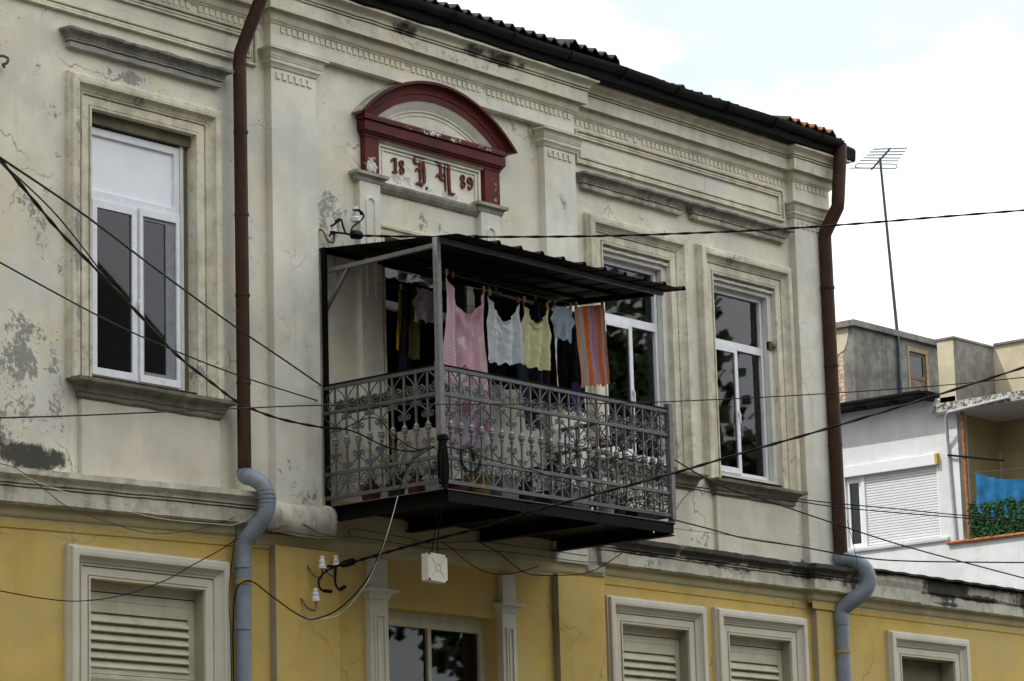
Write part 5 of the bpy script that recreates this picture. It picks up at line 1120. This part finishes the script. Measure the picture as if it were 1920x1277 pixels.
q = MB(); q.tube([(-(atx(1893, 752, WX-.26).y), -.26, 11.80), (-(atx(1778, 780, WX-.26).y), -.26, 11.70), (-(atx(1774, 784, WX-.24).y), -.24, 11.62), (-12.62, -.03, 11.1), (-12.56, -.03, 9.3)], .03, 8); SW(q).build('waste_pipe', 'metalgrey', wh, auto=50)
SW(MB().tube([(-12.76, -.05, 9.245), (2, -.05, 9.27)], .032, 8)).build('rusty_rail', 'rustpole', wh, auto=50)
SW(MB().tube([(-12.62, -.06, 10.92), (-11.4, -.06, 10.66)], .022, 6)).build('line_bracket', 'black', wh)
t = thing('ivy_screen', (WX-.05, 11, 9.27), 'green artificial ivy screen along the balcony rail of the white house', 'hedge screen')
m_ = MB(); SW(m_.box(-12.22, 1.5, -.0, .01, 9.28, 9.88)).build('mesh_panel', 'black', t)
f_ = MB()
for i in range(6500):
    s_ = random.uniform(-12.24, -8.2); z = random.uniform(9.28, 9.93+.03*noise.noise(Vector((s_*4, 0, 0)))); p = Vector((s_, random.uniform(-.07, -.01), z))
    u = Vector((random.gauss(0, 1), random.gauss(0, .6), random.gauss(-.4, .8))).normalized()*random.uniform(.035, .06); v = u.cross(Vector((0, 1, random.uniform(-.5, .5)))).normalized()*.022
    f_.add([p, p+u*.45+v, p+u, p+u*.45-v], [(0, 1, 2, 3)])
tag(SW(f_).build('ivy_leaves', 'hedge', t), None, None, kind='stuff')
a, b = atx(1829, 887, WX-.02), atx(1918, 898, WX-.02)
m_ = MB(); nu, nv = 40, 16
for j in range(nv+1):
    for i in range(nu+1):
        u, v = i/nu, j/nv; p = a.lerp(b, u)
        z = p.z+.0-.05*sin(pi*u)-(.75)*v
        m_.v.append((WX-.02-.035*sin(u*23+1.2*noise.noise(Vector((u*4, v*2, 0))))*(.3+v)-.03*noise.noise(Vector((u*7, v*3, 4))), p.y, z))
m_.f = [(j*(nu+1)+i, j*(nu+1)+i+1, (j+1)*(nu+1)+i+1, (j+1)*(nu+1)+i) for j in range(nv) for i in range(nu)]
m_.uv = {j*(nu+1)+i: (i/nu, j/nv) for j in range(nv+1) for i in range(nu+1)}
tag(m_.build('bath_towel', 'c_towelblue', loc=a, smooth=True), 'bright blue towel drying above the green ivy screen', 'towel')
tag(MB().tube([(WX-.02, 12.27, a.z+.02), (WX-.02, 6, a.z-.30)], .006, 5).build('washing_line', 'cablegrey', loc=a), 'cord carrying the blue towel on the white house balcony', 'washing line')
# rooftop hut
ht = thing('rooftop_hut', (51.5, 15.5, 12.1), 'grey concrete hut with crumbling brick side on the roof of the white house', 'hut')
HY = 14.66
MB().wall(WX, 54.2, 12.12, 13.74, [(51.93, 52.70, 12.12, 13.62)], HY, HY+.25).build('front_wall', 'concrete', ht)
MB().box(WX, WX+.25, HY+.251, 19, 12.12, 13.74).build('brick_wall', 'brick', ht)
q = MB(); pts = [(0, 13.745), (0, 13.28), (.10, 13.20), (.22, 13.19), (.30, 13.24), (.36, 13.33), (.43, 13.40), (.46, 13.745)]
q.add([(WX-.012, HY+.0+s_*1, z) for s_, z in [(.10, 13.742), (.10, 13.62), (.16, 13.42), (.22, 13.30), (.40, 13.22), (.9, 13.18), (4.3, 13.2), (4.3, 13.742)]] + [(WX+.01, HY+s_, z) for s_, z in [(.10, 13.742), (.10, 13.62), (.16, 13.42), (.22, 13.30), (.40, 13.22), (.9, 13.18), (4.3, 13.2), (4.3, 13.742)]],
      [(0, 1, 2, 3, 4, 5, 6, 7)[::-1]] + [(i, (i+1) % 8, 8+(i+1) % 8, 8+i) for i in range(8)])
q.build('render_patch', 'concretelite', ht)
MB().box(WX-.10, 54.3, HY-.10, 19, 13.741, 13.87).build('roof_slab', 'concrete', ht, bevel=.012)
MB().box(54.0, 54.2, HY+.251, 19, 12.12, 13.74).build('far_wall', 'concrete', ht)
frame(51.93, 52.70, 12.12, 13.619, HY-.012, HY+.10, 0, [(52.0, 52.62, 12.2, 13.53)]).build('door_frame', 'hutframe', ht)
q = MB().wall(52.0, 52.62, 12.12, 13.53, [(52.06, 52.56, 13.06, 13.46)], HY+.03, HY+.07); q.box(52.04, 52.58, HY+.018, HY+.03, 12.98, 13.04).box(52.04, 52.58, HY+.018, HY+.03, 12.62, 12.67); q.build('door_leaf', 'hutwood', ht)
MB().box(52.06, 52.56, HY+.045, HY+.052, 13.06, 13.46).build('pane', 'glass', ht); MB().box(52.0, 52.6, HY+.3, HY+.31, 12.2, 13.5).build('dark_backing', 'c_dark' if False else 'potgrey', ht)
pr = thing('roof_parapet', (51, 12.4, 11.9), 'cream parapet wall with painted grey shade above the pebble slab at far right', 'parapet')
MB().box(WX+.0, 51.60, 12.40, 12.76, 11.906, 13.16).build('parapet_end', 'concretelite', pr)
MB().box(WX+.004, 51.60, 12.392, 12.3999, 11.906, 13.16).build('shaded_face', 'concrete', pr)  # darker skin on the street side paints in its shade
MB().box(WX-.03, 51.63, 12.36, 12.79, 13.161, 13.20).build('coping', 'concrete', pr)
MB().box(51.45, 51.65, 0, 12.391, 11.906, 13.20).build('parapet_wall', 'concretelite', pr)
MB().box(51.40, 51.70, 0, 12.355, 13.201, 13.245).build('coping', 'rustpole' if False else 'concrete', pr)
# aerial
ANT = thing('tv_aerial', at(1690, 758, HY-.06), 'rooftop television aerial with slanting boom on a thin dark mast', 'aerial')
def atz(px, py, z):
    d_ = _ray(px, py); return CAM+d_*((z-CAM.z)/d_.z)
top = at(1650, 297, HY-.06)
MB().tube([at(1690, 760, HY-.06), at(1684, 640, HY-.06), top], [.05, .035, .026], 8).build('mast', 'antenna', ANT, auto=50)
ZA = top.z+.02
MB().tube([atz(1634, 318, ZA), atz(1669, 278.5, ZA)], .020, 6).build('boom', 'antenna', ANT)
for (x0, y0), (x1, y1) in (((1637, 279.8), (1701, 277.8)), ((1631, 285), (1697, 284.3)), ((1625, 290.8), (1692.5, 289.8)), ((1618.5, 296), (1688.5, 296.4)), ((1612.5, 301), (1684.5, 301.8)), ((1592, 315.2), (1680, 315.8))):
    MB().tube([atz(x0, y0, ZA), atz(x1, y1, ZA)], .011, 5).build('element', 'antenna', ANT)
A, B, C_, D_ = atz(1608, 307, ZA), atz(1677, 308, ZA), atz(1678, 315.5, ZA), atz(1608, 314.5, ZA)
e1 = A.lerp(D_, .5)+(A-B).normalized()*.045; e2 = B.lerp(C_, .5)+(B-A).normalized()*.045
MB().tube(spline([A, A.lerp(B, .5), B, e2, C_, C_.lerp(D_, .5), D_, e1, A], 6), .011, 5).build('folded_dipole', 'antenna', ANT)

# ================================================================== ACROSS THE STREET (gabled house and trees show in the panes; two houses raised to block low sky)
for i, (x, wd, h, rh, lb) in enumerate(((-48, 44, 17.5, 3.0, 'long tall house across the street'), (-3, 22, 18.0, 2.5, 'tallest plain house across the street'), (20, 19, 11.0, 4.4, 'gabled house across the street with a wide roof'))):
    o = thing('opposite_house', (x+wd/2, -25, 0), lb, 'house', 'houses across the street')
    hs = [(x+1.2+2.6*k, x+2.3+2.6*k, zz, zz+1.8) for k in range(int(wd/2.7)) for zz in (1.0, 4.6, 8.2)]
    q = MB().wall(-x-wd, -x, 0, h, [(-b, -a, c_, d_) for a, b, c_, d_ in hs], 0, .3); q.v = [(-v[0], -21-v[1], v[2]) for v in q.v]; q.build('wall', 'opp', o)
    MB().box(x, x+wd, -29, -21.301, 0, h-.01).build('inner_block', 'dark', o)
    MB().add([(x-.5, -20.4, h-.1), (x+wd+.5, -20.4, h-.1), (x+wd+.5, -25, h+rh), (x-.5, -25, h+rh), (x+wd+.5, -29.6, h-.1), (x-.5, -29.6, h-.1)], [(0, 1, 2, 3), (3, 2, 4, 5), (0, 5, 4, 1)]).build('roof', 'opproof', o)
for i, (x, y, h, r, lb) in enumerate(((54, -25, 19, 6.5, 'broad street tree between the opposite houses'), (63, -24, 18, 6.0, 'smaller street tree beside the broad one'))):
    o = thing('street_tree', (x, y, 0), lb, 'tree', 'trees across the street')
    q = MB().tube(spline([(x, y, 0), (x+.1, y, h*.25), (x-.1, y+.1, h*.5), (x+.2, y, h*.8)], 4), [.35*(1-.8*k/12) for k in range(13)], 8)
    for k in range(6): a = k*1.05; q.tube([(x, y, h*(.3+.06*k)), (x+r*.35*cos(a), y+r*.35*sin(a), h*(.45+.06*k)), (x+r*.75*cos(a), y+r*.75*sin(a), h*(.55+.06*k))], [.14, .09, .03], 6)
    q.build('trunk', 'bark', o); f_ = MB()
    cl = [(random.gauss(0, .45)*r, random.gauss(0, .45)*r, h*.62+random.gauss(0, .17)*h) for _ in range(120)]
    for c_ in cl:
        for _ in range(60):
            p = Vector((x+c_[0]+random.gauss(0, .5), y+c_[1]+random.gauss(0, .5), c_[2]+random.gauss(0, .4))); u = Vector((random.gauss(0, 1), random.gauss(0, 1), random.gauss(0, 1))).normalized()*.34; v = u.orthogonal().normalized()*.17
            f_.add([p, p+u*.5+v, p+u, p+u*.5-v], [(0, 1, 2, 3)])
    f_.build('crown', 'treeleaf', o)

# ================================================================== GROUND, LIGHT, SKY
tag(MB().add([(-400, -400, 0), (600, -400, 0), (600, 600, 0), (-400, 600, 0)], [(0, 1, 2, 3)]).build('ground', 'asphalt'), None, None, kind='structure')
tag(MB().box(-60, 60, -3.0, 0, 0, .14).build('pavement', 'paving'), None, None, kind='structure')
W_ = bpy.data.worlds.new('World'); SC.world = W_; W_.use_nodes = True
nt = W_.node_tree; nt.nodes.clear()
SUN_AZ, SUN_EL = radians(-62), radians(52)
sky = nt.nodes.new('ShaderNodeTexSky'); sky.sky_type = 'NISHITA'; sky.sun_disc = False; sky.sun_elevation = SUN_EL; sky.sun_rotation = SUN_AZ; sky.air_density = 1.2; sky.dust_density = 2.0
tc = nt.nodes.new('ShaderNodeTexCoord'); mp = nt.nodes.new('ShaderNodeMapping'); mp.inputs['Scale'].default_value = (1, 1, 2.4)
nt.links.new(tc.outputs['Generated'], mp.inputs[0])
no = nt.nodes.new('ShaderNodeTexNoise'); no.inputs['Scale'].default_value = 5.0; no.inputs['Detail'].default_value = 7; no.inputs['Roughness'].default_value = .55
nt.links.new(mp.outputs[0], no.inputs['Vector'])
mr = nt.nodes.new('ShaderNodeMapRange'); mr.interpolation_type = 'SMOOTHSTEP'; mr.inputs[1].default_value = .40; mr.inputs[2].default_value = .50; mr.inputs[3].default_value = .42; mr.inputs[4].default_value = .98
nt.links.new(no.outputs['Fac'], mr.inputs[0])
mx = nt.nodes.new('ShaderNodeMix'); mx.data_type = 'RGBA'
sx = nt.nodes.new('ShaderNodeSeparateXYZ'); nt.links.new(tc.outputs['Generated'], sx.inputs[0])
gz = nt.nodes.new('ShaderNodeMapRange'); gz.inputs[1].default_value = 0; gz.inputs[2].default_value = 1; gz.inputs[3].default_value = 6.3; gz.inputs[4].default_value = 15.5      # overcast: three times brighter overhead than at the horizon
nt.links.new(sx.outputs[2], gz.inputs[0])
cm = nt.nodes.new('ShaderNodeVectorMath'); cm.operation = 'SCALE'; cm.inputs[0].default_value = (.985, 1.0, 1.0); dt = nt.nodes.new('ShaderNodeVectorMath'); dt.operation = 'DOT_PRODUCT'; dt.inputs[1].default_value = (.80, -.60, 0); nt.links.new(tc.outputs['Generated'], dt.inputs[0])
az = nt.nodes.new('ShaderNodeMapRange'); az.inputs[1].default_value = -1; az.inputs[2].default_value = 1; az.inputs[3].default_value = .50; az.inputs[4].default_value = 1.50      # thinner, brighter cloud towards the right end of the street
nt.links.new(dt.outputs['Value'], az.inputs[0])
gm = nt.nodes.new('ShaderNodeMath'); gm.operation = 'MULTIPLY'; nt.links.new(gz.outputs[0], gm.inputs[0]); nt.links.new(az.outputs[0], gm.inputs[1]); nt.links.new(gm.outputs[0], cm.inputs['Scale']); nt.links.new(cm.outputs[0], mx.inputs['B'])
nt.links.new(mr.outputs[0], mx.inputs['Factor']); nt.links.new(sky.outputs[0], mx.inputs['A'])
bg = nt.nodes.new('ShaderNodeBackground'); bg.inputs['Strength'].default_value = .10; nt.links.new(mx.outputs['Result'], bg.inputs['Color'])
wo = nt.nodes.new('ShaderNodeOutputWorld'); nt.links.new(bg.outputs[0], wo.inputs['Surface'])
sl = bpy.data.lights.new('sun', 'SUN'); sl.energy = 2.0; sl.angle = radians(.55); sl.color = (1.0, .95, .87)
so = bpy.data.objects.new('sun', sl); COL.objects.link(so)
sd = Vector((sin(SUN_AZ)*cos(SUN_EL), cos(SUN_AZ)*cos(SUN_EL), sin(SUN_EL)))
so.rotation_euler = (-sd).to_track_quat('-Z', 'Y').to_euler(); so.location = sd*80
SC.view_settings.view_transform = 'Standard'; SC.view_settings.look = 'None'; SC.view_settings.exposure = 0.72; SC.view_settings.gamma = 1
SC.render.engine = 'CYCLES'
SC.cycles.max_bounces = 8; SC.cycles.transparent_max_bounces = 12; SC.cycles.diffuse_bounces = 4; SC.cycles.caustics_reflective = False; SC.cycles.caustics_refractive = False
